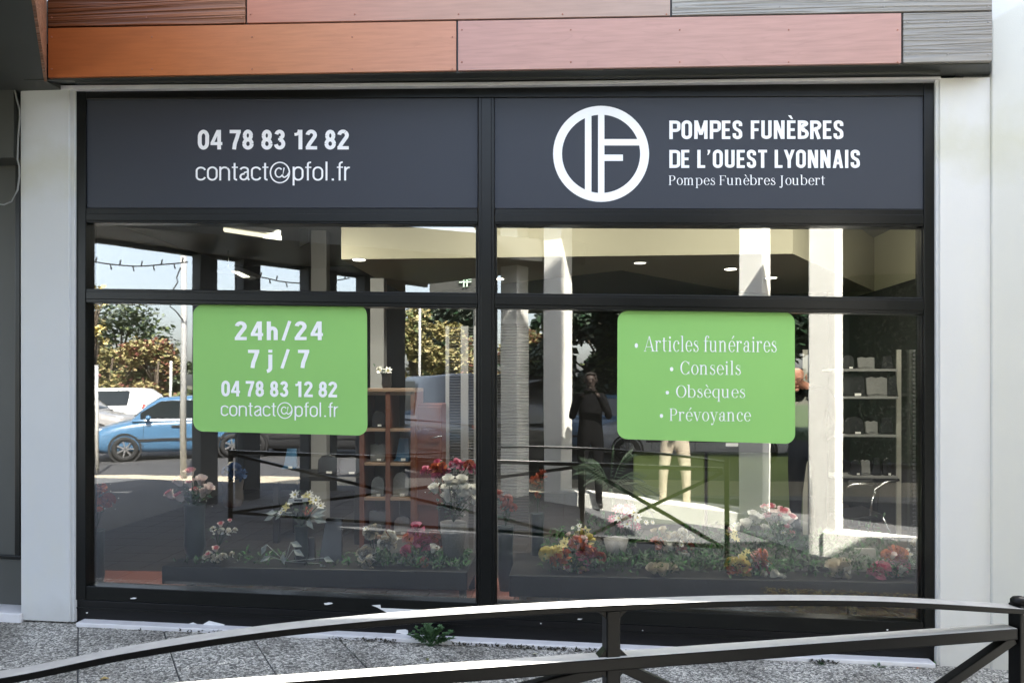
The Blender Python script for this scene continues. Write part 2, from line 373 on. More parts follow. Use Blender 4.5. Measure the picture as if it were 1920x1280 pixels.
# roof mass above and to the right, hidden from here but it shades the pavement
bpart('roof_block', MT['white_wall'], lambda b: (box(b, -3.25, sB.x, YF + .03, 9, 3.66, 3.84), box(b, sB.x + .002, 14, .26, 9, 3.66, 3.84), box(b, -3.25, 2.6, .5, 9, 3.842, 4.577)))  # raised rear box added as lower edge of the sun gap
bpart('shade_slab', MT['white_wall'], lambda b: (box(b, -3.25, 2.62, .5, .8, 5.6, 11.2), box(b, -3.25, -.75, .5, .8, 4.58, 5.597)))  # added unseen slabs; their gap shapes the sun on railing and columns
bpart('upper_wall', MT['white_wall'], lambda b: box(b, 2.3, 14, .0, .3, -.2, 3.66))
# projecting pier on the right
bpart('pier', MT['pier'], lambda b: hexa(b, [(*P(1860, 700, -.10).xy, -.2), (3.6, -.10, -.2), (3.6, .25, -.2), (P(1860, 700, -.10).x, .25, -.2)],
    [(*P(1860, 700, -.10).xy, 3.66), (3.6, -.10, 4.4), (3.6, .25, 4.4), (P(1860, 700, -.10).x, .25, 4.4)]), bevel=.008)
# cladding boards
c = lambda *a: srgb(*a)
X = lambda px: P(px, 80, YF).x
WD = {
 'brown': wood_panel('brown_relief_board', [(X(90), c(104, 60, 34)), (X(330), c(136, 84, 54)), (X(470), c(160, 112, 84))], ring=.7, grain=(.3, 7, 17), relief=.7, dark=.55),
 'orange': wood_panel('orange_board', [(X(90), c(156, 84, 40)), (X(330), c(172, 102, 58)), (X(560), c(180, 120, 84)), (X(860), c(182, 130, 106))], ring=.22, dark=.72),
 'rose_top': wood_panel('salmon_board', [(X(460), c(176, 116, 92)), (X(760), c(172, 132, 116)), (X(1260), c(164, 142, 130))], ring=.15, dark=.75),
 'pink': wood_panel('pink_board', [(X(857), c(175, 135, 124)), (X(1300), c(176, 138, 127)), (X(1693), c(173, 134, 123))], ring=.32, grain=(.6, 5, 7), dark=.74),
 'grey': wood_panel('grey_relief_board', [(X(1258), c(150, 146, 139)), (X(1600), c(146, 142, 135)), (X(1862), c(142, 137, 130))], ring=.42, grain=(.3, 7, 17), relief=.6, dark=.62),
}
top = lambda x: 51.5 - (x - 90) * (31 / 1770)         # joint between the two rows
bot = lambda x: 145.5 - (x - 90) * (30 / 1770)        # lower edge of the boards
def board(x0, x1, row, m):
    if row == 0: pts = [(x0, top(x0) + 1.6), (x1, top(x1) + 1.6), (x1, bot(x1)), (x0, bot(x0))]
    else: pts = [(x0, top(x0) - 98), (x1, top(x1) - 98), (x1, top(x1) - 1.6), (x0, top(x0) - 1.6)]
    o = bpart('cladding_board', WD[m], lambda b: slab_px(b, pts, YF, YF + .018), bevel=.0015, seg=1)
    bmS = bmesh.new(); n = max(2, round((x1 - x0) / 190))
    for i in range(n + 1):
        for k in (0, 1):
            x = x0 + 7 + (x1 - x0 - 14) * i / n
            y = pts[0][1] + (pts[3][1] - pts[0][1]) * (.18 if k == 0 else .83)
            p = P(x, y, YF - .001); lathe(bmS, (p.x, p.z, 0), [(.0045, 0), (.0045, .003), (.002, .004)], 8)
    bmS.transform(Matrix(((1, 0, 0, 0), (0, 0, -1, YF), (0, 1, 0, 0), (0, 0, 0, 1))))
    s = obj('screw_heads', bmS, MT['screw_' + ('g' if m == 'grey' else 'r')], o); s['kind'] = 'stuff'
MT['screw_r'] = mat('painted_screw', srgb(150, 95, 75), .4, var=.1)
MT['screw_g'] = mat('grey_screw', srgb(140, 135, 130), .4, var=.1)
board(90, 855, 0, 'orange'); board(859, 1690, 0, 'pink'); board(1694, 1860, 0, 'grey')
board(90, 459.5, 1, 'brown'); board(463, 1256.5, 1, 'rose_top'); board(1260, 1860, 1, 'grey')
bpart('board_backing', MT['black'], lambda b: slab_px(b, [(89, -50), (1860, -82), (1860, 113.5), (89, 144)], YF + .019, YF + .028))
# room shell
RX0, RX1, RY1, RZ = -4.6, 3.35, 5.6, 3.2
ZB0 = P(900, 483, 1.5).z
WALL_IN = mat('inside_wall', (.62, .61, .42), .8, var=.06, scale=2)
for xa_, xb_ in ((RX0, P(80, 700, .07).x), (P(1815, 700, .07).x, RX1)):
    bpart('front_wall', MT['soffit'], lambda b: box(b, xa_, xb_, .072, .2, -.2, 3.6))
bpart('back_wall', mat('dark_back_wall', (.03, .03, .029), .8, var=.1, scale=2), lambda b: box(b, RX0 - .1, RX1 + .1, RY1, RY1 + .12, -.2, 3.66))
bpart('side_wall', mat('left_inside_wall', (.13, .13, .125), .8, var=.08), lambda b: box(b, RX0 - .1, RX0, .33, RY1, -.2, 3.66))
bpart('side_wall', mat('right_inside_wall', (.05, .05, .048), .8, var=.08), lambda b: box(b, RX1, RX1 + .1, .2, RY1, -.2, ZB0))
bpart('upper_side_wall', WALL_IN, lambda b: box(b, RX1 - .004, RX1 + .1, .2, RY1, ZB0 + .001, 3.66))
bpart('room_ceiling', mat('room_ceiling', (.30, .30, .28), .85, var=.05), lambda b: box(b, RX0, RX1, .06, RY1, RZ, RZ + .1))
BK = mat('beige_bulkhead', (.28, .262, .19), .8, var=.04, scale=2)
def bulk(b):
    yb, zb = 1.5, P(900, 483, 1.5).z
    pl = [P(640, 483, yb), P(1470, 492, yb)]
    l = pl[0].x; k1, k2 = PZ(1455, 494, zb), PZ(1640, 546, zb); ap = PZ(1165, 507, zb); e_ = PZ(1385, 547, zb)
    pl = [(l, yb), (k1.x, yb), (k2.x, k2.y), (e_.x + .4, k2.y + .2), (e_.x, e_.y), (ap.x, ap.y), (l, 4.0)]
    hexa(b, [(x, y, zb) for x, y in pl], [(x, y, RZ - .01) for x, y in pl])
bpart('bulkhead', BK, bulk)
ZB = P(900, 483, 1.5).z
fl = bmesh.new(); box(fl, RX0, RX1, .10, RY1, -.2, FLOOR - .012)
shop_floor = tag(obj('floor', fl, mat('tile_grout', (.10, .075, .065), .9)), kind='structure')
TL = mat('terracotta_tile', srgb(150, 96, 82), .45, var=.12, scale=8)
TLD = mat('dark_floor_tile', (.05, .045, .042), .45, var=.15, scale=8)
for i in range(24):
    for j in range(18):
        x, y = RX0 + .02 + i * .3, .14 + j * .3
        if x > RX1 - .1: continue
        bm = bmesh.new(); box(bm, x + .003, min(x + .297, RX1 - .01), y + .003, y + .297, FLOOR - .02, FLOOR)
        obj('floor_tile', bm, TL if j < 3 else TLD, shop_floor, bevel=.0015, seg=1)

# ------------------------------------------------------------------ the shop window
win = thing('shop_window', 'black framed shop window with grey sign band above mirroring glass panes', 'shop window', P(950, 1200, 0))
def wpart(name, m, pts, y0, y1, bevel=.004):
    bm = bmesh.new(); slab_px(bm, pts, y0, y1); return obj(name, bm, m, win, bevel=bevel)
BF = MT['black_frame']
line = lambda x0, y0, x1, y1: (lambda x: y0 + (y1 - y0) * (x - x0) / (x1 - x0))
l_top0, l_top1 = line(140, 168, 1757, 156), line(140, 186, 1757, 180)
l_a0, l_a1 = line(140, 390, 1757, 392.5), line(140, 417.5, 1757, 424)
l_b0, l_b1 = line(140, 540.5, 1757, 558), line(140, 567, 1757, 589)
l_c0 = line(140, 1097, 1757, 1168); l_c1 = line(140, 1123, 1757, 1196); l_d = line(140, 1166, 1757, 1243)
def hbar(x0, x1, a, b, y0, y1, name='frame_rail', m=BF, bevel=.004): return wpart(name, m, [(x0, a(x0)), (x1, a(x1)), (x1, b(x1)), (x0, b(x0))], y0, y1, bevel)
wpart('frame_post', BF, [(140, 168), (160.5, 168), (160.5, 1124), (140, 1124)], -.05, .07)
wpart('frame_post', BF, [(1732.5, 156), (1757, 156), (1757, 1197), (1734, 1197)], -.05, .07)
wpart('mullion', BF, [(896.5, 183), (926.5, 183), (928, 1160), (896.5, 1158)], -.056, .07)
wpart('mullion_cap', BF, [(902, 184), (921, 184), (922, 1157), (902, 1156)], -.066, -.057, .003)
hbar(161, 1732, l_top0, l_top1, -.047, .07)
for x0, x1 in ((161, 896), (927.5, 1732)):
    hbar(x0, x1, l_a0, l_a1, -.044, .07); hbar(x0, x1, l_b0, l_b1, -.044, .07)
    hbar(x0, x1, lambda x: l_a0(x) + 10, lambda x: l_a1(x) - 4, -.052, -.045, 'rail_cap', bevel=.003)
    hbar(x0, x1, lambda x: l_b0(x) + 5, lambda x: l_b1(x) - 7, -.052, -.045, 'rail_cap', bevel=.003)
    hbar(x0, x1, l_c0, l_c1, -.044, .07)
    # glazing beads and panes
    for a, b in ((l_a1, l_b0), (l_b1, l_c0)):
        hbar(x0 - 1, x1 + 1, lambda x: a(x) - 3, lambda x: b(x) + 3, -.003, .003, 'glass_pane', MT['glass'], 0)
    hbar(x0, x0 + 4, l_b1, l_c0, -.026, -.004, 'glazing_bead', bevel=.002); hbar(x1 - 4, x1, l_b1, l_c0, -.026, -.004, 'glazing_bead', bevel=.002)
    hbar(x0, x0 + 4, l_a1, l_b0, -.026, -.004, 'glazing_bead', bevel=.002); hbar(x1 - 4, x1, l_a1, l_b0, -.026, -.004, 'glazing_bead', bevel=.002)
hbar(140, 1757, lambda x: l_c1(x) + .6, l_d, -.04, .09, 'plinth_panel', MT['black_plinth'])
for a, b in ((142, 1755),):
    hbar(a, b, lambda x: l_d(x) + .3, lambda x: l_d(x) + 9.5, -.12, .05, 'sill', MT['white_sill'], .006)
hbar(141, 1756, lambda x: l_c1(x) + 14, lambda x: l_c1(x) + 17, -.046, -.041, 'plinth_bead', bevel=.001)
# bare patches where the black paint has flaked
def chip(cx, cy, w, h, seed, n=9):
    r = random.Random(seed); pts = []
    for k in range(n):
        a = 2 * math.pi * k / n + r.uniform(-.2, .2); q = r.uniform(.6, 1.1)
        pts.append((cx + math.cos(a) * w / 2 * q, cy + math.sin(a) * h / 2 * q))
    bm = bmesh.new(); yc = -.0445 if cy < l_c1(cx) else -.0405; slab_px(bm, pts[::-1], yc - .001, yc + .001); return obj('paint_chip', bm, MT['chip'], win)
bm = bmesh.new(); slab_px(bm, [(697, 1134), (713, 1133), (714, 1139), (804, 1143), (805, 1147), (775, 1149), (768, 1151), (757, 1149), (728, 1150), (722, 1146), (707, 1138)][::-1], -.0455, -.0435); obj('paint_chip', bm, MT['chip'], win)
bm = bmesh.new(); slab_px(bm, [(742, 1186), (744, 1180), (760, 1179), (765, 1181), (765, 1189), (757, 1189), (750, 1186)][::-1], -.0412, -.0395); obj('paint_chip', bm, MT['chip'], win)
bm = bmesh.new(); slab_px(bm, [(325, 1175), (332, 1168), (352, 1169), (362, 1166), (376, 1172), (392, 1163), (409, 1167), (421, 1170), (420, 1177)][::-1], -.0412, -.0395); obj('paint_chip', bm, MT['chip'], win)
for q in ((614, 1131, 20, 5, 1), (268, 1166, 8, 4, 2), (313, 1168, 9, 4, 3), (250, 1121, 16, 3, 4), (558, 1173, 10, 5, 5), (163, 1148, 4, 3, 6), (1087, 1160, 12, 3, 7), (1014, 1168, 3, 3, 8), (1205, 1181, 3, 3, 9), (1500, 1200, 3, 2, 10), (1664, 1180, 4, 3, 11), (706, 1187, 9, 3, 12)):
    chip(*q)
# ------------------------------------------------------------------ signs and stickers with their lettering
def px_map(x0, y0, x1, y1, y, skew=0):
    return lambda u, v: P(x0 + (x1 - x0) * u, y1 + (y0 - y1) * v + skew * u, y)
def put(bm, t, boxpx, y, skew=0):
    xs = [v.co.x for v in t.verts]; ys = [v.co.y for v in t.verts]; zs = [v.co.z for v in t.verts]
    f = px_map(*boxpx, y, skew); ax, bx, ay, by = min(xs), max(xs), min(ys), max(ys)
    new = {}
    for v in t.verts:
        p = f((v.co.x - ax) / (bx - ax), (v.co.y - ay) / (by - ay)); p.y = y - v.co.z * .05; new[v] = bm.verts.new(p)
    for fc in t.faces:
        try: bm.faces.new([new[v] for v in fc.verts])
        except ValueError: pass
    t.free()

# a high contrast book face drawn from stems, bowls and hairlines
ST, HR, XH, CP, AS, DS = .088, .024, .52, .71, .76, -.235
class Pen:
    def __init__(s): s.polys = []; s.x = 0
    def R(s, x0, y0, x1, y1): s.polys.append([(s.x + x0, y0), (s.x + x1, y0), (s.x + x1, y1), (s.x + x0, y1)])
    def Q(s, *pts): s.polys.append([(s.x + a, b) for a, b in pts])
    def E(s, cx, cy, rx, ry, tx=ST, ty=HR, a0=0, a1=360, n=26):
        for i in range(n):
            q = []
            for k in (i, i + 1):
                a = math.radians(a0 + (a1 - a0) * k / n); ca, sa = math.cos(a), math.sin(a)
                q.append(((s.x + cx + rx * ca, cy + ry * sa), (s.x + cx + (rx - tx) * ca, cy + (ry - ty) * sa)))
            s.polys.append([q[0][0], q[1][0], q[1][1], q[0][1]])
    def D(s, cx, cy, r): s.polys.append([(s.x + cx + r * math.cos(k * math.pi / 7), cy + r * math.sin(k * math.pi / 7)) for k in range(14)])
    def stem(s, x, y0, y1, foot=1, head=0, w=ST, left=0):
        s.R(x, y0, x + w, y1)
        if foot: s.R(x - .06, y0, x + w + .06, y0 + HR)
        if head == 1: s.Q((x - .065, y1 - .03), (x + .01, y1 - .045), (x + .01, y1), (x - .065, y1 - .012))
        if head == 2: s.R(x - .06, y1 - HR, x + w + .06, y1)
G = {}
def glyph(ch, adv):
    def d(fn): G[ch] = (fn, adv); return fn
    return d
@glyph('P', .60)
def _(p): p.stem(.08, 0, CP, 1, 2); p.R(.16, CP - HR, .30, CP); p.R(.16, .32, .30, .32 + HR); p.E(.30, (.32 + CP) / 2, .24, (CP - .32) / 2, .095, HR, -90, 90)
@glyph('F', .58)
def _(p): p.stem(.08, 0, CP, 1, 2); p.R(.16, CP - HR, .53, CP); p.Q((.53, CP), (.53, CP - .17), (.515, CP - .17), (.47, CP - HR)); p.R(.16, .35, .38, .35 + HR); p.R(.375, .27, .395, .45)
@glyph('J', .42)
def _(p): p.stem(.16, -.05, CP, 0, 2); p.E(.10, -.05, .148, .17, .088, HR, -95, 0); p.D(.055, -.15, .05)
@glyph('A', .72)
def _(p): p.Q((.02, 0), (.33, CP + .02), (.36, CP + .02), (.05, 0)); p.Q((.32, CP + .02), (.56, 0), (.665, 0), (.38, CP + .02)); p.R(.14, .21, .52, .21 + HR); p.R(-.02, 0, .15, HR); p.R(.49, 0, .73, HR)
@glyph('C', .69)
def _(p): p.E(.36, CP / 2, .325, CP / 2 + .01, .10, HR, 42, 318); p.Q((.60, CP), (.615, CP), (.615, .49), (.60, .49), (.56, .58)); p.Q((.60, 0), (.615, 0), (.615, .20), (.60, .2), (.56, .12))
@glyph('O', .76)
def _(p): p.E(.38, CP / 2, .345, CP / 2 + .012, .105, HR, n=34)
def lc_o(p, x=.03, w=.24): p.E(x + w, XH / 2, w, XH / 2 + .012, ST, HR, n=28)
@glyph('o', .55)
def _(p): lc_o(p, .035, .24)
@glyph('m', .93)
def _(p):
    for x in (.07, .36, .65): p.stem(x, 0, XH - (.11 if x > .1 else 0), 1, 1 if x < .1 else 0)
    for x in (.11, .40): p.E(x + .175, XH - .14, .163, .15, .088, HR + .012, 0, 150)
@glyph('n', .63)
def _(p): p.stem(.07, 0, XH, 1, 1); p.stem(.39, 0, XH - .12, 1); p.E(.30, XH - .15, .178, .16, .088, HR + .012, 0, 150)
@glyph('u', .63)
def _(p): p.stem(.06, .12, XH, 0, 1); p.stem(.38, 0, XH, 0, 1); p.E(.24, .15, .18, .16, .088, HR + .01, 180, 320); p.R(.46, 0, .53, HR)
@glyph('p', .61)
def _(p): p.stem(.07, DS, XH, 1, 1); p.E(.31, XH / 2, .25, XH / 2 + .012, .09, HR, -120, 120)
@glyph('q', .61)
def _(p): p.stem(.42, DS, XH, 1, 0); p.E(.29, XH / 2, .25, XH / 2 + .012, .09, HR, 60, 300)
@glyph('b', .60)
def _(p): p.stem(.06, 0, AS, 0, 1); p.E(.30, XH / 2, .25, XH / 2 + .012, .09, HR, -140, 120)
def lc_e(p): p.E(.27, XH / 2, .235, XH / 2 + .012, .088, HR, 20, 325); p.R(.08, .27, .47, .27 + HR); p.E(.27, XH / 2, .235, XH / 2 + .012, .075, HR, 0, 60)
@glyph('e', .52)
def _(p): lc_e(p)
@glyph('è', .52)
def _(p): lc_e(p); p.Q((.12, .76), (.20, .78), (.32, .60), (.29, .60))
@glyph('é', .52)
def _(p): lc_e(p); p.Q((.36, .78), (.44, .75), (.27, .60), (.24, .60))
@glyph('s', .44)
def _(p):
    p.E(.22, XH * .745, .155, XH * .255 + .01, .06, HR, 60, 200); p.E(.22, XH * .265, .175, XH * .265 + .01, .07, HR, 180, 380)
    p.Q((.06, .40), (.13, .31), (.30, .20), (.395, .15), (.34, .28), (.17, .38)); p.R(.325, .36, .343, XH); p.R(.05, 0, .068, .17)
@glyph('r', .46)
def _(p): p.stem(.07, 0, XH, 1, 1); p.E(.27, XH - .14, .13, .15, .04, HR + .01, 60, 170); p.D(.355, XH - .055, .058)
@glyph('t', .38)
def _(p): p.R(.10, .12, .10 + ST, .65); p.R(.02, XH - HR, .34, XH); p.E(.225, .11, .127, .12, .088, HR, 180, 310); p.Q((.10, XH), (.10, .66), (.188, .66))
@glyph('i', .32)
def _(p): p.stem(.11, 0, XH, 1, 1); p.D(.15, .67, .058)
@glyph('l', .32)
def _(p): p.stem(.11, 0, AS, 1, 1)
@glyph('f', .38)
def _(p): p.stem(.11, 0, .60, 1, 0); p.R(.02, XH - HR, .35, XH); p.E(.265, .60, .155, .17, .088, HR, 60, 180); p.D(.355, .70, .05)
@glyph('c', .49)
def _(p): p.E(.27, XH / 2, .235, XH / 2 + .012, .09, HR, 50, 318); p.D(.40, XH - .12, .056)
@glyph('a', .55)
def _(p): p.stem(.33, .06, XH - .12, 0); p.E(.27, XH - .13, .15, .142, .088, HR, 0, 150); p.D(.12, XH - .13, .05); p.E(.22, .145, .175, .155, .085, HR, 40, 340); p.E(.45, .08, .09, .085, .04, HR, 190, 340)
@glyph('v', .56)
def _(p): p.Q((.04, XH), (.14, XH), (.32, .03), (.27, -.01), (.24, -.01)); p.Q((.27, -.01), (.30, .02), (.485, XH), (.455, XH)); p.R(-.01, XH - HR, .20, XH); p.R(.37, XH - HR, .56, XH)
@glyph('y', .56)
def _(p): p.Q((.04, XH), (.14, XH), (.33, .02), (.27, -.03)); p.Q((.18, -.2), (.21, -.21), (.485, XH), (.455, XH)); p.R(-.01, XH - HR, .20, XH); p.R(.37, XH - HR, .56, XH); p.D(.13, -.18, .055)
@glyph('•', .42)
def _(p): p.D(.16, .28, .115)
G[' '] = (lambda p: None, .24)
def serif_bm(bm, s, boxpx, y, skew=0):
    t = bmesh.new(); p = Pen()
    for ch in s:
        fn, adv = G[ch]; fn(p); p.x += adv + .022
    for i, q in enumerate(p.polys):
        a = sum(q[k][0] * q[(k + 1) % len(q)][1] - q[(k + 1) % len(q)][0] * q[k][1] for k in range(len(q)))
        if a < 0: q = q[::-1]
        t.faces.new([t.verts.new((u, v, (i % 60) * .0012)) for u, v in q])
    put(bm, t, boxpx, y, skew)

# a narrow grotesque face drawn as ribbons of even weight (capitals are 1 unit high)
def arc(cx, cy, rx, ry, a0, a1, n=12): return [(cx + rx * math.cos(math.radians(a0 + (a1 - a0) * i / n)), cy + ry * math.sin(math.radians(a0 + (a1 - a0) * i / n))) for i in range(n + 1)]
class Brush:
    def __init__(s, w): s.W = w; s.h = w / 2; s.x = 0; s.polys = []
    def R(s, x0, y0, x1, y1): s.polys.append([(s.x + x0, y0), (s.x + x1, y0), (s.x + x1, y1), (s.x + x0, y1)])
    def Q(s, *pts): s.polys.append([(s.x + a, b) for a, b in pts])
    def path(s, pts, w=None, close=False):
        h = (w or s.W) / 2; P_ = [Vector((s.x + a, b)) for a, b in pts]; n = len(P_); off = []
        for i in range(n):
            a = P_[i - 1] if (i or close) else P_[0]; b = P_[(i + 1) % n] if (i < n - 1 or close) else P_[-1]
            d1 = (P_[i] - a).normalized() if (P_[i] - a).length else (b - P_[i]).normalized(); d2 = (b - P_[i]).normalized() if (b - P_[i]).length else d1
            t = (d1 + d2).normalized() if (d1 + d2).length > .1 else d1; m = Vector((-t.y, t.x)); k = h / max(.5, m.dot(Vector((-d1.y, d1.x)))); off.append((P_[i] + m * k, P_[i] - m * k))
        for i in range(n if close else n - 1):
            a, b = off[i], off[(i + 1) % n]; s.polys.append([tuple(a[0]), tuple(b[0]), tuple(b[1]), tuple(a[1])])
    def oval(s, x0, x1, y0, y1, k=9):
        h = s.h; rx = (x1 - x0) / 2 - h; ry = min(k, (y1 - y0) / 2 - h); cx = (x0 + x1) / 2
        s.path(arc(cx, y1 - h - ry, rx, ry, 0, 180) + arc(cx, y0 + h + ry, rx, ry, 180, 360), close=True)
S = {}
def sg_(ch, adv):
    def d(fn): S[ch] = (fn, adv); return fn
    return d
X_ = .735
@sg_('0', .56)
def _(p): p.oval(0, .54, -.01, 1.01, .26)
@sg_('1', .56)
def _(p): p.R(.27, 0, .27 + p.W, 1); p.path([(.08, .76), (.2, .78), (.28, .84), (.31, 1)], p.W * .8)
@sg_('2', .56)
def _(p): h = p.h; p.path(arc(.27, .73, .27 - h, .28 - h, 175, -28) + [(.18, .27), (.06 + h * .2, .06)]); p.R(.0, 0, .54, p.W * .92)
@sg_('3', .56)
def _(p): h = p.h; p.path(arc(.265, .745, .245 - h, .265 - h, 170, -90)); p.path(arc(.27, .285, .27 - h, .295 - h, 90, -172)); p.R(.2, .53 - h * .8, .3, .53 + h * .55)
@sg_('4', .56)
def _(p): p.R(.32, 0, .32 + p.W * .95, 1); p.path([(.36, .97), (.07, .31)], p.W * .85); p.R(0, .22, .56, .22 + p.W * .85)
@sg_('7', .56)
def _(p): p.R(.01, 1 - p.W * .95, .54, 1); p.path([(.54 - p.h * 1.05, 1 - p.h), (.36, .6), (.26, .3), (.22, 0)])
@sg_('8', .56)
def _(p): p.oval(.03, .51, .5 - p.h, 1.01, .26); p.oval(0, .54, -.01, .5 + p.h, .26)
S[' '] = (lambda p: None, .24)
@sg_('/', .42)
def _(p): p.path([(.06, -.02), (.36, 1.02)], p.W * .8)
@sg_('h', .52)
def _(p): h = p.h; p.R(0, 0, p.W, 1); p.path(arc(.25, X_ - h - .2, .25 - h, .2, 165, 0) + [(.5 - h, 0)])
@sg_('j', .22)
def _(p): p.R(.02, 0, .02 + p.W, X_); p.R(.02, .84, .02 + p.W, 1); p.path(arc(-.08, .0, .1 + p.h, .2 - p.h * .2, 0, -80))
@sg_('c', .47)
def _(p): h = p.h; p.path(arc(.24, X_ - h - .17, .24 - h, .17, 12, 180) + arc(.24, h + .17, .24 - h, .17, 180, 348))
@sg_('o', .52)
def _(p): p.oval(0, .50, -.01, X_ + .01, .22)
@sg_('n', .52)
def _(p): h = p.h; p.R(0, 0, p.W, X_); p.path(arc(.245, X_ - h - .2, .245 - h, .2, 165, 0) + [(.49 - h, 0)])
@sg_('t', .29)
def _(p): h = p.h; p.path([(.08 + h, .93), (.08 + h, .13)] + arc(.08 + h + .1, .13, .1, .13 - h, 180, 280)); p.R(0, X_ - p.W * .8, .28, X_)
@sg_('a', .49)
def _(p): h = p.h; p.path(arc(.23, X_ - h - .13, .2 - h * .6, .13, 172, 0) + [(.42 - h * .4, .12), (.46, .02)]); p.path(arc(.21, .2, .2 - h, .2 - h, 75, 360)); p.path([(.22, .41), (.40, .47)], p.W * .9)
@sg_('@', 1.0)
def _(p): p.path(arc(.47, .42, .44, .54, -55, 305, 30), p.W * .75); p.path(arc(.42, .42, .17, .24, 40, 330, 16), p.W * .8); p.path([(.66, .68), (.59, .26)] + arc(.68, .27, .09, .1, 180, 275, 6) + [(.80, .25), (.91, .45)], p.W * .75)
@sg_('p', .53)
def _(p): p.R(0, -.26, p.W, X_); p.oval(0.02, .51, -.01, X_ + .01, .22)
@sg_('f', .28)
def _(p): h = p.h; p.path([(.08 + h, 0), (.08 + h, .84)] + arc(.08 + h + .13, .84, .13, .17 - h, 180, 85)); p.R(0, X_ - p.W * .8, .28, X_)
@sg_('l', .21)
def _(p): p.R(.03, 0, .03 + p.W, 1)
@sg_('.', .24)
def _(p): p.R(.05, 0, .05 + p.W * 1.15, p.W * 1.15)
@sg_('r', .31)
def _(p): h = p.h; p.R(0, 0, p.W, X_); p.path(arc(.24, X_ - .3, .24 - h, .3 - h, 170, 85))
def cap_box(p, y0=0, y1=1, w=.50): p.oval(0, w, y0, y1, .17)
@sg_('P', .53)
def _(p): h = p.h; p.R(0, 0, p.W, 1); p.path([(p.h, 1 - h), (.30, 1 - h)] + arc(.31, .80, .19 - h * .4, .2 - h, 90, 0, 6) + arc(.31, .58, .19 - h * .4, .2 - h, 0, -90, 6) + [(h, .38 + h)])
@sg_('O', .56)
def _(p): cap_box(p, -.01, 1.01, .52)
@sg_('M', .70)
def _(p): p.R(0, 0, p.W, 1); p.R(.66 - p.W, 0, .66, 1); p.Q((0, 1), (p.W * 1.05, 1), (.33 + .08, .22), (.33 - .08, .22)); p.Q((.66 - p.W * 1.05, 1), (.66, 1), (.33 + .08, .22), (.33 - .08, .22))
def cap_E(p, mid=True, bot=True):
    w = p.W * .88; p.R(0, 0, p.W, 1); p.R(0, 1 - w, .42, 1); p.R(0, .5 - w / 2, .38, .5 + w / 2)
    if bot: p.R(0, 0, .42, w)
@sg_('E', .46)
def _(p): cap_E(p)
@sg_('È', .46)
def _(p): cap_E(p); p.Q((.05, 1.27), (.20, 1.27), (.30, 1.07), (.20, 1.07))
@sg_('F', .45)
def _(p): cap_E(p, True, False)
@sg_('S', .52)
def _(p): h = p.h; k = .17; p.path([(.48 - h, .70)] + arc(.24, .83 - h * .2, .24 - h, .17 - h * .7, 0, 180, 8) + [(h, .72), (h * 1.2, .63), (.16, .55), (.33, .45), (.48 - h * 1.1, .36), (.48 - h, .28)] + arc(.24, .17 + h * .2, .24 - h, .17 - h * .7, 0, -180, 8) + [(h, .31)])
@sg_('U', .55)
def _(p): h = p.h; p.path([(h, 1)] + arc(.255, .17 + h * .3, .255 - h, .17 - h * .7, 180, 360) + [(.51 - h, 1)])
@sg_('N', .58)
def _(p): p.R(0, 0, p.W, 1); p.R(.53 - p.W, 0, .53, 1); p.Q((0, 1), (p.W * 1.1, 1), (.53, 0), (.53 - p.W * 1.1, 0))
@sg_('B', .55)
def _(p): h = p.h; p.R(0, 0, p.W, 1); p.path([(h, 1 - h), (.28, 1 - h)] + arc(.29, .86 - h * .3, .19 - h * .5, .14 - h * .6, 90, -90, 8) + [(h, .53)]); p.path([(h, .53), (.29, .53)] + arc(.30, .265 + h * .2, .21 - h * .5, .27 - h * 1.0, 90, -90, 8) + [(h, h)])
@sg_('R', .56)
def _(p): h = p.h; p.R(0, 0, p.W, 1); p.path([(h, 1 - h), (.29, 1 - h)] + arc(.30, .74, .2 - h * .4, .26 - h, 90, -90, 10) + [(h, .47)]); p.path([(.28, .48), (.44, 0)], p.W)
@sg_('D', .55)
def _(p): h = p.h; p.R(0, 0, p.W, 1); p.path([(h, 1 - h), (.28, 1 - h)] + arc(.30, .80, .20 - h * .2, .2 - h, 90, 0, 6) + arc(.30, .2, .20 - h * .2, .2 - h, 0, -90, 6) + [(h, h)])
@sg_('L', .43)
def _(p): p.R(0, 0, p.W, 1); p.R(0, 0, .41, p.W * .88)
@sg_('’', .24)
def _(p): p.Q((.03, 1), (.18, 1), (.16, .86), (.07, .72), (.02, .72), (.06, .85))
@sg_('Y', .54)
def _(p): p.R(.26 - p.h, 0, .26 + p.h, .5); p.Q((-.02, 1), (.15, 1), (.26 + p.h, .42), (.26 - p.h, .42)); p.Q((.37, 1), (.54, 1), (.26 + p.h, .42), (.26 - p.h, .42))
@sg_('A', .56)
def _(p): w = p.W; p.Q((0, 0), (w * .98, 0), (.27 + .07, 1), (.27 - .09, 1)); p.Q((.54 - w * .98, 0), (.54, 0), (.27 + .09, 1), (.27 - .07, 1)); p.R(.10, .2, .44, .2 + w * .8)
@sg_('I', .23)
def _(p): p.R(.01, 0, .01 + p.W, 1)
@sg_('T', .48)
def _(p): p.R(0, 1 - p.W * .88, .46, 1); p.R(.23 - p.h, 0, .23 + p.h, 1)
def sans_bm(bm, s, boxpx, y, w=.19, skew=0, track=.05):
    t = bmesh.new(); p = Brush(w)
    for ch in s:
        fn, adv = S[ch]; fn(p); p.x += adv + track
    for i, q in enumerate(p.polys):
        a = sum(q[k][0] * q[(k + 1) % len(q)][1] - q[(k + 1) % len(q)][0] * q[k][1] for k in range(len(q)))
        if abs(a) < 1e-7: continue
        if a < 0: q = q[::-1]
        t.faces.new([t.verts.new((u, v, (i % 60) * .0012)) for u, v in q])
    put(bm, t, boxpx, y, skew)

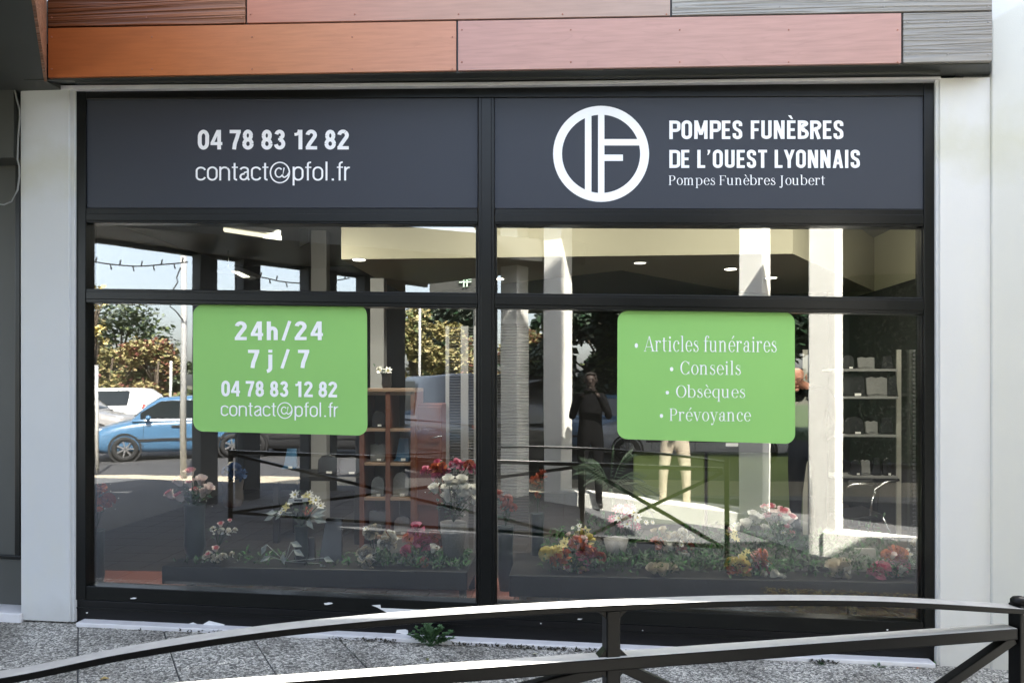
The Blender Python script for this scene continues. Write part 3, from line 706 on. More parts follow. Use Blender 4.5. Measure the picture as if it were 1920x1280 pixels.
def lettering(parent, fn, name='lettering'):
    bm = bmesh.new(); fn(bm); o = obj(name, bm, MT['white_print'], parent); return o
YS = -.036
def sign(label, pts):
    t = thing('sign_board', label, 'sign', P(sum(p[0] for p in pts) / 4, pts[2][1], YS))
    bm = bmesh.new(); slab_px(bm, pts, YS, YS + .03); obj('panel', bm, MT['sign'], t, bevel=.002); return t
s1 = sign('slate grey sign board with white phone number and email address', [(161, 185.6), (896, 182.5), (896, 390), (161, 390)])
lettering(s1, lambda b: sans_bm(b, '04 78 83 12 82', (371, 243.5, 654, 281), YS - .002, .185))
lettering(s1, lambda b: sans_bm(b, 'contact@pfol.fr', (367, 303, 656, 348), YS - .002, .09, track=.055))
s2 = sign('slate grey sign board with round white emblem and three lines of lettering', [(927, 182), (1732, 179.5), (1732, 392), (927, 390.5)])
lettering(s2, lambda b: sans_bm(b, 'POMPES FUNÈBRES', (1255, 217, 1581, 262), YS - .002, .17, track=.07))
lettering(s2, lambda b: sans_bm(b, 'DE L’OUEST LYONNAIS', (1255, 281, 1612, 315.5), YS - .002, .17, track=.07))
lettering(s2, lambda b: serif_bm(b, 'Pompes Funèbres Joubert', (1254, 327.5, 1547, 353), YS - .002))
def emblem(b):
    cx, cy, R, r = 1127, 288.7, 90, 73.3
    n = 72; y = YS - .002
    for k in range(n):
        a0, a1 = 2 * math.pi * k / n, 2 * math.pi * (k + 1) / n
        b.faces.new([b.verts.new(P(cx + q * math.cos(a), cy + q * math.sin(a), y)) for q, a in ((R, a0), (R, a1), (r, a1), (r, a0))])
    e = lambda x: math.sqrt(R * R * .83 - (x - cx) ** 2)
    for x0, x1, y0, y1, d in ((1096.7, 1109, cy - e(1097), cy + e(1097), .0006), (1121.3, 1133.3, cy - e(1121), cy + e(1121), .0009), (1133.3, 1199, 261, 273, .0012), (1133.3, 1168, 290, 302, .0015)):
        b.faces.new([b.verts.new(P(x, yy, y - d)) for x, yy in ((x0, y0), (x1, y0), (x1, y1), (x0, y1))])
lettering(s2, emblem, 'emblem')
YG = -.006
def sticker(label, q, r=19):
    """rounded panel stuck to the glass; q = tl, tr, br, bl"""
    t = thing('window_sticker', label, 'sticker', P((q[2][0] + q[3][0]) / 2, q[2][1], YG))
    w = q[1][0] - q[0][0]; h = q[3][1] - q[0][1]; pts = []
    for (cx, cy, a0) in ((1 - r / w, r / h, -90), (1 - r / w, 1 - r / h, 0), (r / w, 1 - r / h, 90), (r / w, r / h, 180)):
        for k in range(8):
            a = math.radians(a0 + 90 * k / 7); u, v = cx + r / w * math.cos(a), cy + r / h * math.sin(a)
            tx = q[0][0] + (q[1][0] - q[0][0]) * u; bx_ = q[3][0] + (q[2][0] - q[3][0]) * u
            ty = q[0][1] + (q[1][1] - q[0][1]) * u; by_ = q[3][1] + (q[2][1] - q[3][1]) * u
            pts.append((tx + (bx_ - tx) * v, ty + (by_ - ty) * v))
    bm = bmesh.new(); slab_px(bm, pts, YG, YG + .002); obj('panel', bm, MT['green'], t); return t
g1 = sticker('green rounded window sticker with white opening hours, phone number and email', [(362, 571), (688, 571.5), (689, 816.5), (362, 808)])
lettering(g1, lambda b: sans_bm(b, '24h/24', (440, 601, 606, 639), YG - .002, .19, track=.16))
lettering(g1, lambda b: sans_bm(b, '7 j / 7', (465, 654, 580, 699), YG - .002, .19, track=.07))
lettering(g1, lambda b: sans_bm(b, '04 78 83 12 82', (415, 713, 632, 743), YG - .002, .185, 2))
lettering(g1, lambda b: sans_bm(b, 'contact@pfol.fr', (414, 752, 634, 786.5), YG - .002, .09, 2, .055))
g2 = sticker('green rounded window sticker with white bulleted list of services', [(1158, 582.5), (1490, 585.5), (1491, 832), (1157, 822.5)])
lettering(g2, lambda b: serif_bm(b, '• Articles funéraires', (1190, 628, 1456, 659), YG - .002, 1.5))
lettering(g2, lambda b: serif_bm(b, '• Conseils', (1256, 675, 1389, 702), YG - .002, 1))
lettering(g2, lambda b: serif_bm(b, '• Obsèques', (1248, 720, 1397, 752), YG - .002, 1))
lettering(g2, lambda b: serif_bm(b, '• Prévoyance', (1237, 763, 1408, 796), YG - .002, 1))
# ------------------------------------------------------------------ neighbouring canopy and shop bay on the left
zC = P(83, 146, YF).z
e0 = P(88, 146, YF + .03); e1 = PZ(66, 0, zC)
ed = (e1 - e0); ed.z = 0; ed.normalize()                    # right hand edge of the canopy, running out over the pavement
eb = e0 + ed * 2.5; eb.z = zC
nb = thing('arcade_canopy', 'dark flat arcade canopy with brown edge boards left of the shop front', 'canopy', (e0.x - 1, e0.y, zC))
bmA = P(160, 445, 3.6); bm_line0 = Vector((bmA.x, -3.6, 0)); bmB = P(795, 532, 7.0); bm_line1 = Vector((bmB.x, -7.0, 0))
def canopy(b):
    pl = [(-9, .3), (e0.x - .02, .3), (e0.x - .02, e0.y), (eb.x - .02, eb.y), (-9, eb.y)]
    hexa(b, [(x, y, zC) for x, y in pl], [(x, y, zC + .5) for x, y in pl])
bm = bmesh.new(); canopy(bm); obj('soffit', bm, MT['soffit'], nb)
bm = bmesh.new()
hexa(bm, [(e0.x, e0.y, zC - .01), (e0.x - .018, e0.y, zC - .01), (eb.x - .018, eb.y, zC - .01), (eb.x, eb.y, zC - .01)], [(e0.x, e0.y, zC + .8), (e0.x - .018, e0.y, zC + .8), (eb.x - .018, eb.y, zC + .8), (eb.x, eb.y, zC + .8)])
obj('edge_board', bm, WD['brown'], nb)
bm = bmesh.new(); q = [P(-60, 172, -.05), P(33, 157, -.05)]
box(bm, -9, P(36, 0, -.05).x, -.10, .25, P(20, 300, -.05).z, zC); obj('downstand_beam', bm, MT['soffit'], nb)

nw = thing('neighbour_window', 'dim grey shop window with dark frame left of the white pillar', 'shop window', P(10, 1160, .0))
def npart(name, m, pts, y0, y1, bevel=.004):
    bm = bmesh.new(); slab_px(bm, pts, y0, y1); return obj(name, bm, m, nw, bevel=bevel)
npart('frame_post', BF, [(28, 300), (37.5, 300), (37.5, 1048), (27, 1048)], .06, .14)
npart('glass_pane', mat('dim_glass', (.10, .11, .105), .12, var=.1, scale=1.5), [(-700, 300), (28, 300), (27, 1048), (-700, 1010)], .10, .12, 0)
npart('sill', BF, [(-700, 1002), (38.5, 1042), (38.5, 1049), (-700, 1012)], .05, .16)
npart('apron', mat('grey_apron', (.17, .175, .175), .6, var=.15, scale=4), [(-700, 1012), (38.5, 1049.5), (38.5, 1142), (-700, 1102)], .08, .30)
npart('step', MT['white_sill'], [(-700, 1110), (37.6, 1150), (37.6, 1179), (-700, 1136)], -.10, .3, .006)
npart('transom_wall', MT['soffit'], [(-700, 100), (38.5, 150), (38.5, 299), (-700, 280)], .02, .3)
bm = bmesh.new()
tube(bm, [P(x, y, -.10) for x, y in ((27, 165), (31, 185), (37, 206), (37, 222), (34, 260), (33, 300), (36, 312), (36.5, 330), (33, 356), (22, 378), (8, 384), (-30, 380))], .005, 6)
tag(obj('cable', bm, mat('grey_cable', (.25, .25, .24), .6)), 'loose grey cable dangling beside the top of the white pillar', 'cable')

# ------------------------------------------------------------------ railing
r0 = PZ(480, 1274, .84); r1 = PZ(1895, 1172, .84)
rd = (r1 - r0); rd.z = 0; rd.normalize(); rn = Vector((-rd.y, rd.x, 0))
def RP(px, py):                                            # where that sight line meets the railing's upright plane
    v = ray(px, py); t = (r0 - CAM).dot(rn) / v.dot(rn); return CAM + v * t
rail = thing('railing', 'dark metal railing with bowed top rail in front of the shop', 'railing', RP(1142, 1200) - Vector((0, 0, RP(1142, 1200).z)))
tp = [(-420, 1372), (-200, 1311), (0, 1263), (240, 1216), (480, 1179), (700, 1156), (900, 1141), (1140, 1128), (1400, 1119.5), (1600, 1120), (1750, 1126), (1908, 1136)]
pc = r0 - rd * 3.15
pts3 = [Vector((*(r0 - rd * 1.28).xy, .8595)), Vector((*(r0 - rd * .95).xy, .873))] + [RP(x, y) for x, y in tp[2:]]
0 and print('TOPZ', [round(q.z, 3) for q in pts3], [round((q - r0).dot(rd), 2) for q in pts3])
def smooth(pts, n=4):
    out = []
    for i in range(len(pts) - 1):
        p0, p1, p2, p3 = pts[max(0, i - 1)], pts[i], pts[i + 1], pts[min(len(pts) - 1, i + 2)]
        for k in range(n):
            t = k / n
            out.append(.5 * ((2 * p1) + (p2 - p0) * t + (2 * p0 - 5 * p1 + 4 * p2 - p3) * t * t + (3 * p1 - p0 - 3 * p2 + p3) * t ** 3))
    return out + [pts[-1]]
def rail_bar(pts, w, h, m):
    bm = bmesh.new(); rings = []
    for p in pts:
        rings.append([bm.verts.new(p + rn * a * w / 2 + Vector((0, 0, b))) for a, b in ((-1, -h), (1, -h), (1, 0), (-1, 0))])
    for a, b in zip(rings, rings[1:]):
        for j in range(4):
            f = bm.faces.new((a[j], a[(j + 1) % 4], b[(j + 1) % 4], b[j])); f.material_index = 1 if j == 2 else 0
    bm.faces.new(rings[0]); bm.faces.new(rings[-1]); return bm
top = smooth(pts3, 9)
obj('top_rail', rail_bar(top, .060, .018, 0), [MT['rail'], MT['rail_worn_lit']], rail, bevel=.003)
lo = [pc, r0, r0 + (r1 - r0) * .5, r1]
obj('lower_rail', rail_bar(lo, .055, .036, 0), [MT['rail'], MT['rail_sunlit']], rail, bevel=.004)
def post(px, w, z1, cap=False, z0=None):
    p = RP(px, 1200)
    g = zg(p.x) if z0 is None else z0
    bm = bmesh.new(); obox(bm, (p.x, p.y, (g + z1) / 2), w, w * 1.1, z1 - g, math.atan2(rd.y, rd.x)); o = obj('post', bm, MT['rail'], rail, bevel=.004)
    if cap:
        b2 = bmesh.new(); lathe(b2, (p.x, p.y, z1), [(w * .62, 0), (w * .62, .012), (w * .45, .02), (.004, .024)], 16); obj('post_cap', b2, MT['rail'], o)
    return p
ztop = lambda px: min(top, key=lambda q: (q - RP(px, 1128)).xy.length).z
pa = post(1146, .040, ztop(1146) - .017)
pb = post(1912, .042, RP(1912, 1131).z, True)
bm = bmesh.new(); obox(bm, (pc.x, pc.y, .42), .04, .044, .84, math.atan2(rd.y, rd.x)); obj('post', bm, MT['rail'], rail, bevel=.004)
# welded gusset fillets, cross braces below the lower rail
def brace(a, b, w=.032):
    bm = bmesh.new(); bar(bm, a, b, w, .03); obj('cross_brace', bm, MT['rail'], rail, bevel=.003)
zl = .80
for A, B in ((pa, pb), (pc, pa)):
    A0 = Vector((A.x, A.y, 0)) + rd * .03; B0 = Vector((B.x, B.y, 0)) - rd * .03
    if A is pa: brace(B0 + Vector((0, 0, RP(1905, 1195).z)), A0 + Vector((0, 0, .14)), .03)
    else: brace(B0 + Vector((0, 0, zl)), A0 + Vector((0, 0, .14)))
    brace(A0 + Vector((0, 0, zl)) + rn * .034, B0 + Vector((0, 0, .14)) + rn * .034)
    bm = bmesh.new(); bar(bm, A0 + Vector((0, 0, .14)), B0 + Vector((0, 0, .14)), .04, .03); obj('bottom_rail', bm, MT['rail'], rail, bevel=.003)
def gusset(px, sgn, z, up):
    p = RP(px, 1200); a = p + rd * sgn * .020; bm = bmesh.new(); L_ = .022
    pl = [Vector((a.x, a.y, z)), Vector((a.x, a.y, z)) + rd * sgn * L_, Vector((a.x, a.y, z + up * L_))]
    hexa(bm, [q + rn * .016 for q in pl], [q - rn * .016 for q in pl]); obj('weld_gusset', bm, MT['rail'], rail)
for s in (-1, 1):
    gusset(1146, s, .838, 1); gusset(1146, s, ztop(1146) - .019, -1); gusset(1146, s, .806, -1)

# ------------------------------------------------------------------ weeds and litter along the sill
def leaf_quad(bm, base, d, up, L_, w, mi=0, fold=.25):
    d = Vector(d).normalized(); s = d.cross(Vector(up)).normalized(); n = s.cross(d).normalized(); base = Vector(base)
    v = [base, base + d * L_ * .45 + s * w / 2 + n * fold * w, base + d * L_ * .45 + n * 0, base + d * L_ * .45 - s * w / 2 + n * fold * w, base + d * L_ - n * L_ * .12]
    v = [bm.verts.new(p) for p in v]
    for f in ((v[0], v[2], v[1]), (v[0], v[3], v[2]), (v[1], v[2], v[4]), (v[2], v[3], v[4])):
        q = bm.faces.new(f); q.material_index = mi
WEED = mat('weed_leaf', (.05, .11, .04), .6, var=.3, scale=30); WEED2 = mat('dry_weed', (.045, .042, .03), .8, var=.4, scale=40)
def weed(px, py, h, n, label, m, seed, spread=1.0, y=-.15, toothed=True):
    r = random.Random(seed); p = P(px, py, y); p.z = zg(p.x)
    bm = bmesh.new()
    for k in range(n):
        a = r.uniform(0, 6.28); el = r.uniform(.35, 1.25) / spread
        d = Vector((math.cos(a) * math.cos(el), math.sin(a) * math.cos(el) * .6, math.sin(el)))
        L_ = h * r.uniform(.6, 1.1); b = p + Vector((r.uniform(-.01, .01) * spread, r.uniform(-.01, .01), 0))
        tube(bm, [b, b + d * L_ * .5], .0012, 4)
        if toothed:
            for q in range(4):
                t = .35 + q * .18; s = Vector((-d.y, d.x, 0)).normalized()
                for sg in (-1, 1): leaf_quad(bm, b + d * L_ * t, (d * .7 + s * sg * .8), (0, 0, 1), h * .2, h * .14)
        leaf_quad(bm, b + d * L_ * .45, d, (0, 0, 1), L_ * .6, h * .26)
    o = obj('weed', bm, m); return tag(o, label, 'weed')
weed(806, 1206, .15, 34, 'leafy green weed growing from the joint below the window sill', WEED, 4, 1.0, -.16)
weed(418, 1182, .045, 6, 'small drab weed at the sill under the longest bare paint patch', WEED2, 5, 1.2, -.14, False)
weed(1540, 1245, .035, 9, 'low olive weed at the sill behind the lower rail', WEED, 6, 1.6, -.15)
weed(1648, 1252, .035, 8, 'low olive weed near the right end of the sill', WEED, 7, 1.6, -.15)
weed(262, 1180, .03, 5, 'tiny dark weed at the sill nearest the left pillar', WEED2, 8, 1.2, -.14, False)
weed(1752, 1232, .025, 8, 'bright green sprig at the foot of the right frame post', mat('fresh_green', (.06, .22, .03), .6), 9, .8, -.06)
weed(1172, 1222, .035, 4, 'pale sprig at the sill just right of the railing post', mat('pale_sprig', (.25, .24, .2), .7), 13, .7, -.14, False)
def moss_bm(x0, x1, n, seed):
    r = random.Random(seed); bm = bmesh.new()
    for k in range(n):
        px = x0 + (x1 - x0) * r.random() ** .8; y = -.125 - abs(r.gauss(0, .012)); p = P(px, 1200, y); p.z = zg(p.x)
        a = r.uniform(0, 6.28); el = r.uniform(.1, 1.2)
        leaf_quad(bm, p + Vector((0, 0, r.random() * .012)), (math.cos(a) * math.cos(el), math.sin(a) * math.cos(el), math.sin(el)), (0, 0, 1), r.uniform(.010, .028), r.uniform(.008, .018))
    return bm
for i, (a, b, n) in enumerate(((615, 745, 90), (840, 1000, 120), (1000, 1060, 60), (1060, 1120, 40), (390, 470, 50), (1520, 1570, 50), (330, 380, 12), (1190, 1230, 25))):
    tag(obj('moss', moss_bm(a, b, n, i), WEED2), kind='stuff')
def litter(px, py, s, m, label, rz):
    p = PZ(px, py, .0); p = PZ(px, py, zg(p.x) + .004); bm = bmesh.new()
    d = Vector((math.cos(rz), math.sin(rz), .12)); leaf_quad(bm, p, d, (0, 0, 1), s, s * .6, fold=.3); tag(obj('fallen_leaf', bm, m), label, 'leaf')
litter(186, 1274, .05, mat('yellow_leaf', (.42, .30, .10), .7), 'curled yellow leaf on the paving below the top rail', .5)
litter(803, 1238, .04, mat('moss_leaf', (.16, .17, .05), .8), 'olive scrap lying on the paving joint under the big weed', 2.2)
litter(762, 1202, .035, mat('tan_leaf', (.38, .32, .2), .7), 'tan leaf lying left of the big green weed', 2.9)
litter(998, 1226, .035, mat('straw_leaf', (.45, .42, .3), .7), 'straw coloured leaf lying left of the railing post', .2)
litter(1718, 1253, .03, mat('rust_leaf', (.36, .15, .07), .7), 'rusty leaf at the right end of the sill', .3)

lr = random.Random(8); bm = bmesh.new()
for k in range(1500):
    x, y = lr.uniform(1.5, 2.9), lr.uniform(-1.5, -.66); a = lr.uniform(0, 6.28)
    leaf_quad(bm, (x, y, zg(x) + lr.uniform(.004, .012)), (math.cos(a), math.sin(a), lr.uniform(-.05, .2)), (0, 0, 1), lr.uniform(.02, .05), lr.uniform(.015, .03), 0 if lr.random() < .7 else 1)
tag(obj('leaf_litter', bm, [mat('straw_litter', (.52, .44, .22), .8, var=.3, scale=20), mat('brown_litter', (.3, .17, .09), .8, var=.3, scale=20)]), kind='stuff')
# ------------------------------------------------------------------ things inside the shop
def gpx(px, py, y, z=None):
    p = P(px, py, y)
    if z is not None: p.z = z
    return p
def stick(px0, py0, px1, py1, y, dy):
    a = P(px0, py0, y); b = P(px1, py1, y); return a.x, b.x, y, y + dy, b.z, a.z
# ---- blossoms: shared meshes
def petal(bm, c, az, tilt, L_, w, cup=.3, mi=0, tip=1.0, tipmi=None):
    """cupped petal of 2 x 3 quads leaning out by tilt from upright"""
    R = Matrix.Rotation(az, 3, 'Z'); rows = []
    for i in range(4):
        t = i / 3; ang = tilt * (.25 + .75 * t) + (.55 * tip if i == 3 else 0)
        r_ = L_ * t * math.sin(tilt * .7) + (L_ * .12 * tip if i == 3 else 0); z = L_ * t * math.cos(tilt * .7)
        ww = w * (.35 + 1.0 * t - .55 * t * t) * (1 if i < 3 else .82); row = []
        for j in (-1, 0, 1):
            row.append(bm.verts.new(Vector(c) + R @ Vector((r_ + .25 * w - (cup * ww * .6 if j else 0), j * ww / 2, z))))
        rows.append(row)
    for i, (a, b) in enumerate(zip(rows, rows[1:])):
        for j in (0, 1):
            f = bm.faces.new((a[j], a[j + 1], b[j + 1], b[j])); f.smooth = True; f.material_index = tipmi if (tipmi is not None and i == 2) else mi
def rose_bm(seed, mi_in=0):
    r = random.Random(seed); bm = bmesh.new()
    for lay, (n, tilt, L_, w) in enumerate(((3, .06, .052, .034), (4, .22, .054, .042), (5, .5, .050, .048))):
        for k in range(n):
            petal(bm, (0, 0, 0), 2 * math.pi * k / n + lay * .6 + r.uniform(-.2, .2), tilt + r.uniform(-.06, .06), L_ * r.uniform(.92, 1.06), w, .42, 1 if lay < 2 else 0, .4 + lay * .5)
    for k in range(4): leaf_quad(bm, (0, 0, .0), (math.cos(k * 1.6), math.sin(k * 1.6), .25), (0, 0, 1), .03, .012, 2)
    return bm
def carnation_bm(seed):
    r = random.Random(seed); bm = bmesh.new()
    for k in range(26):
        a = r.uniform(0, 6.28); el = r.uniform(.05, 1.5)
        d = Vector((math.cos(a) * math.cos(el), math.sin(a) * math.cos(el), math.sin(el)))
        s = d.cross(Vector((r.random(), r.random(), r.random()))).normalized(); u = d.cross(s)
        o = d * .018
        pts = [o - s * .008, o + s * .008, o + d * .024 + s * .02 + u * r.uniform(-.006, .006), o + d * .03 + u * r.uniform(-.008, .008), o + d * .024 - s * .02 + u * r.uniform(-.006, .006)]
        f = bm.faces.new([bm.verts.new(p) for p in pts]); f.material_index = 0 if r.random() < .65 else 1
    return bm
def daisy_bm(n, L_, w, seed):
    r = random.Random(seed); bm = bmesh.new()
    for k in range(n):
        a = 2 * math.pi * k / n; d = Vector((math.cos(a), math.sin(a), .35 + r.uniform(-.1, .15)))
        leaf_quad(bm, (0, 0, 0), d, (0, 0, 1), L_, w, 0, .1)
    ball(bm, (0, 0, .004), .009, (1, 1, .6), 1, 1); return bm
def col(name, c, r=.6): return mat(name, c, r, var=.08, scale=25, spec=.3)
FM = {'white': col('white_petal', (.85, .84, .80)), 'cream': col('cream_petal', (.62, .56, .44)), 'blush': col('blush_petal', (.84, .73, .71)), 'pinkheart': col('pink_heart', (.70, .26, .30)),
      'pink': col('pink_petal', (.68, .24, .34)), 'pink2': col('deep_pink_petal', (.56, .12, .22)), 'orange': col('orange_petal', (.64, .22, .10)), 'red': col('rust_petal', (.40, .11, .07)),
      'yellow': col('yellow_petal', (.70, .60, .24)), 'yel2': col('pale_yellow_petal', (.66, .60, .28)), 'blue': col('blue_petal', (.06, .12, .26)), 'rose': col('rose_petal', (.70, .40, .38)), 'grey': col('stone_petal', (.34, .34, .31))}
PROTO = {}
def proto(key, bm, mats):
    me = bpy.data.meshes.new(key); bm.to_mesh(me); bm.free()
    for m in mats: me.materials.append(m)
    PROTO.setdefault(key, []).append(me)
for s in (1, 2, 3):
    proto('white_rose', rose_bm(s), (FM['white'], FM['white'], MT['leaf'])); proto('blush_rose', rose_bm(s + 5), (FM['blush'], FM['pinkheart'] if s == 1 else FM['blush'], MT['leaf']))
    proto('pink_rose', rose_bm(s + 9), (FM['blush'], FM['pinkheart'], MT['leaf'])); proto('cream_rose', rose_bm(s + 12), (FM['cream'], FM['cream'], MT['leaf']))
    proto('pink_carnation', carnation_bm(s), (FM['pink'], FM['pink2'])); proto('orange_carnation', carnation_bm(s + 3), (FM['orange'], FM['red'])); proto('rust_carnation', carnation_bm(s + 20), (FM['red'], FM['red']))
    proto('yellow_carnation', carnation_bm(s + 6), (FM['yellow'], FM['yel2'])); proto('salmon_carnation', carnation_bm(s + 30), (FM['rose'], FM['orange'])); proto('grey_flower', carnation_bm(s + 33), (FM['grey'], FM['cream']))
    proto('blue_carnation', carnation_bm(s + 40), (FM['blue'], FM['blue'])); proto('white_carnation', carnation_bm(s + 50), (FM['white'], FM['cream']))
    proto('daisy', daisy_bm(8, .034, .017, s), (FM['white'], FM['yellow'])); proto('pink_daisy', daisy_bm(9, .036, .016, s), (FM['pink'], FM['white'])); proto('yellow_lily', daisy_bm(6, .04, .022, s), (FM['yel2'], FM['yellow'])); proto('red_flower', daisy_bm(5, .034, .03, s), (FM['red'], FM['yellow']))
BLOSSOM_NAME = lambda k: k
CENTER = Vector((0, 0, 0))
def bouquet(name, label, base, blooms, y, m_vase=None, vase=None, leafn=40, leaf_mats=None, group=None, spread=1.0, seed=0, cat='bouquet', filler=0):
    """blooms: (kind, px, py, size) seen positions; every stem grows from the base"""
    r = random.Random(seed); root = thing(name, label, cat, base, 0, group); B = Vector(base)
    neck = B.copy()
    if vase:
        bm = bmesh.new(); lathe(bm, B, vase, 14); obj('vase', bm, m_vase, root); neck = B + Vector((0, 0, vase[-1][1]))
    st = bmesh.new(); heads = []
    for kind, px, py, s in blooms:
        p = P(px, py, y + r.uniform(-.05, .05)); heads.append(p)
        tube(st, [neck, neck.lerp(p, .6) + Vector((0, 0, .01)), p], .0028, 5, cap=False)
        me = r.choice(PROTO[kind]); o = bpy.data.objects.new(kind, me); o.location = p - B - Vector((0, 0, .02 * s)); COL.objects.link(o); o.parent = root
        out = (p - neck); out.normalize()
        tilt = Vector((out.x * .6, -.75 if 'rose' not in kind else -.28, .8 if 'rose' in kind else .55)).normalized()
        o.rotation_euler = (tilt.to_track_quat('Z', 'Y') @ Matrix.Rotation(r.uniform(0, 6), 3, 'Z').to_quaternion()).to_euler(); o.scale = (s * 1.2,) * 3
    obj('stems', st, MT['leaf_dark'], root)['kind'] = 'stuff'
    if leafn:
        lf = bmesh.new(); lm = leaf_mats or [MT['leaf'], MT['leaf_dark']]
        for k in range(leafn):
            h = r.choice(heads); q = neck.lerp(h, r.uniform(.25, .95)) + Vector((r.gauss(0, .025), r.gauss(0, .02), r.gauss(0, .015))) * spread
            a = r.uniform(0, 6.28); leaf_quad(lf, q, (math.cos(a), math.sin(a) - .4, r.uniform(-.4, .9)), (0, -.3, 1), r.uniform(.03, .06) * spread, r.uniform(.014, .028) * spread, r.randrange(len(lm)))
        obj('leaves', lf, lm, root)['kind'] = 'stuff'
    if filler:
        lf = bmesh.new()
        for k in range(filler):
            h = r.choice(heads); q = h + Vector((r.gauss(0, .04), r.gauss(0, .02), r.gauss(-.03, .03)))
            ball(lf, q, r.uniform(.0025, .005), sub=1)
        obj('filler_flowers', lf, FM['white'], root)['kind'] = 'stuff'
    return root
def price_tag(px0, py0, px1, py1, y, label):
    t = thing('price_tag', label, 'price tag', P(px0, py1, y)); a, b = P(px0, py0, y), P(px1, py1, y)
    bm = bmesh.new(); hexa(bm, [(a.x, y, b.z), (b.x, y, b.z + (.01)), (b.x, y + .003, b.z + .01), (a.x, y + .003, b.z)], [(a.x, y, a.z - .01), (b.x, y, a.z), (b.x, y + .003, a.z), (a.x, y + .003, a.z - .01)])
    obj('card', bm, FM['white'], t)
    w = b.x - a.x; bm = bmesh.new(); box(bm, a.x + w * .3, a.x + w * .72, y - .0015, y - .0005, b.z + .012, a.z - .012); obj('dark_label', bm, MT['black'], t)
# ---- display benches behind the glass
BENCH = mat('bench_black', (.016, .016, .015), .45, var=.3, scale=4)
def bench(label, x0, x1, y0, y1, z0, z1, legs):
    t = thing('display_bench', label, 'bench', ((x0 + x1) / 2, y0, FLOOR)); bm = bmesh.new(); box(bm, x0, x1, y0, y1, z0, z1); obj('bench_top', bm, BENCH, t, bevel=.006)
    for x in legs:
        for y in (y0 + .05, y1 - .05):
            bm = bmesh.new(); obox(bm, (x, y, (FLOOR + z0) / 2), .045, .045, z0 - FLOOR - .001); obj('leg', bm, BENCH, t)
    return t
LZ = .25
bx0, bx1 = P(303, 1080, .22).x, P(876, 1080, .22).x
bench('low black display bench behind the left pane carrying vases and grave flowers', bx0, bx1, .22, .78, LZ, .37, (P(346, 1090, .22).x + .02, P(866, 1100, .22).x))
cx0, cx1 = P(955, 1080, .22).x, P(1752, 1080, .22).x
bench('long low black display bench behind the right pane under the flower bed', cx0, cx1, .20, .86, LZ - .03, .36, (P(968, 1100, .22).x + .04, P(1600, 1100, .22).x))
BZ = .37
def foliage(x0, x1, y0, y1, z, n, hs, name, seed, mats=None, L_=(.03, .07)):
    r = random.Random(seed); bm = bmesh.new()
    for k in range(n):
        x, y = r.uniform(x0, x1), r.uniform(y0, y1); hh = hs * (0.35 + .65 * abs(noise.noise(Vector((x * 3.2, y * 3, seed))))) * r.random() ** .6
        a = r.uniform(0, 6.28); el = r.uniform(-.2, 1.3)
        leaf_quad(bm, (x, y, z + hh), (math.cos(a) * math.cos(el), math.sin(a) * math.cos(el), math.sin(el)), (0, -.2, 1), r.uniform(*L_), r.uniform(.012, .024), r.randrange(3))
    o = obj(name, bm, mats or [MT['leaf'], MT['leaf_dark'], MT['grass']]); return tag(o, kind='stuff')
foliage(P(690, 1, .3).x, bx1 - .02, .26, .66, BZ - .01, 900, .13, 'greenery', 2)
foliage(bx0 + .05, P(690, 1, .3).x, .26, .66, BZ - .01, 220, .05, 'greenery', 3)
foliage(P(1020, 1, .3).x, cx1 - .02, .24, .74, BZ - .02, 3000, .26, 'greenery', 5)
foliage(P(1030, 1, .6).x, cx1 - .05, .60, .82, BZ + .02, 1200, .36, 'greenery', 8)
# ---- bouquets (left pane)
DV = mat('dark_teal_vase', (.02, .035, .035), .3, var=.15); GV = mat('speckled_grey_vase', (.22, .22, .22), .5, var=.5, scale=90)
vz = lambda r, h: [(r * .72, 0), (r * .95, h * .25), (r * .85, h * .65), (r * .95, h * .97), (r, h)]
p = P(365, 1062, .48); p.z = BZ
bouquet('rose_bouquet', 'blush pink roses in a tall dark vase below the green opening hours sticker', p, [('blush_rose', 358, 889, 1), ('pink_rose', 359, 908, .9), ('blush_rose', 340, 905, 1.05), ('blush_rose', 376, 903, 1.05), ('blush_rose', 325, 928, 1), ('pink_rose', 343, 933, 1.05), ('blush_rose', 379, 926, .95), ('blush_rose', 389, 918, 1), ('pink_rose', 367, 922, .8)], .48, DV, vz(.075, P(365, 945, .48).z - BZ), 60, [MT['leaf_dark'], MT['leaf_blue'], MT['leaf']], seed=1, filler=30)
p = P(437, 990, 1.15); p.z = .62
bouquet('blue_bouquet', 'dull blue flowers in a grey stone vase right of the roses', p, [('blue_carnation', 427, 880, .9), ('blue_carnation', 440, 874, 1), ('blue_carnation', 452, 884, .9), ('blue_carnation', 436, 889, 1), ('blue_carnation', 446, 891, .8), ('white_carnation', 434, 869, .5)], 1.15, mat('stone_vase', (.10, .09, .08), .5, var=.3, scale=20), vz(.085, P(437, 900, 1.15).z - .62), 26, [MT['leaf_dark']], seed=2)
SIL = mat('white_edged_leaf', (.38, .42, .40), .5, var=.5, scale=30)
p = P(565, 1060, .42); p.z = BZ
bouquet('mixed_bouquet', 'white and yellow mixed bouquet with a red flower and white edged leaves', p, [('daisy', 553, 922, 1), ('daisy', 580, 922, .9), ('daisy', 592, 932, 1), ('daisy', 601, 943, .9), ('daisy', 570, 930, .8), ('yellow_lily', 574, 927, .7), ('yellow_lily', 585, 936, .7), ('red_flower', 577, 953, 1.05), ('yellow_lily', 538, 946, .9), ('daisy', 532, 952, .8), ('daisy', 527, 957, .7), ('daisy', 545, 938, .7)], .42, DV, vz(.05, P(565, 985, .42).z - BZ), 24, [MT['leaf_dark'], MT['leaf']], seed=3)
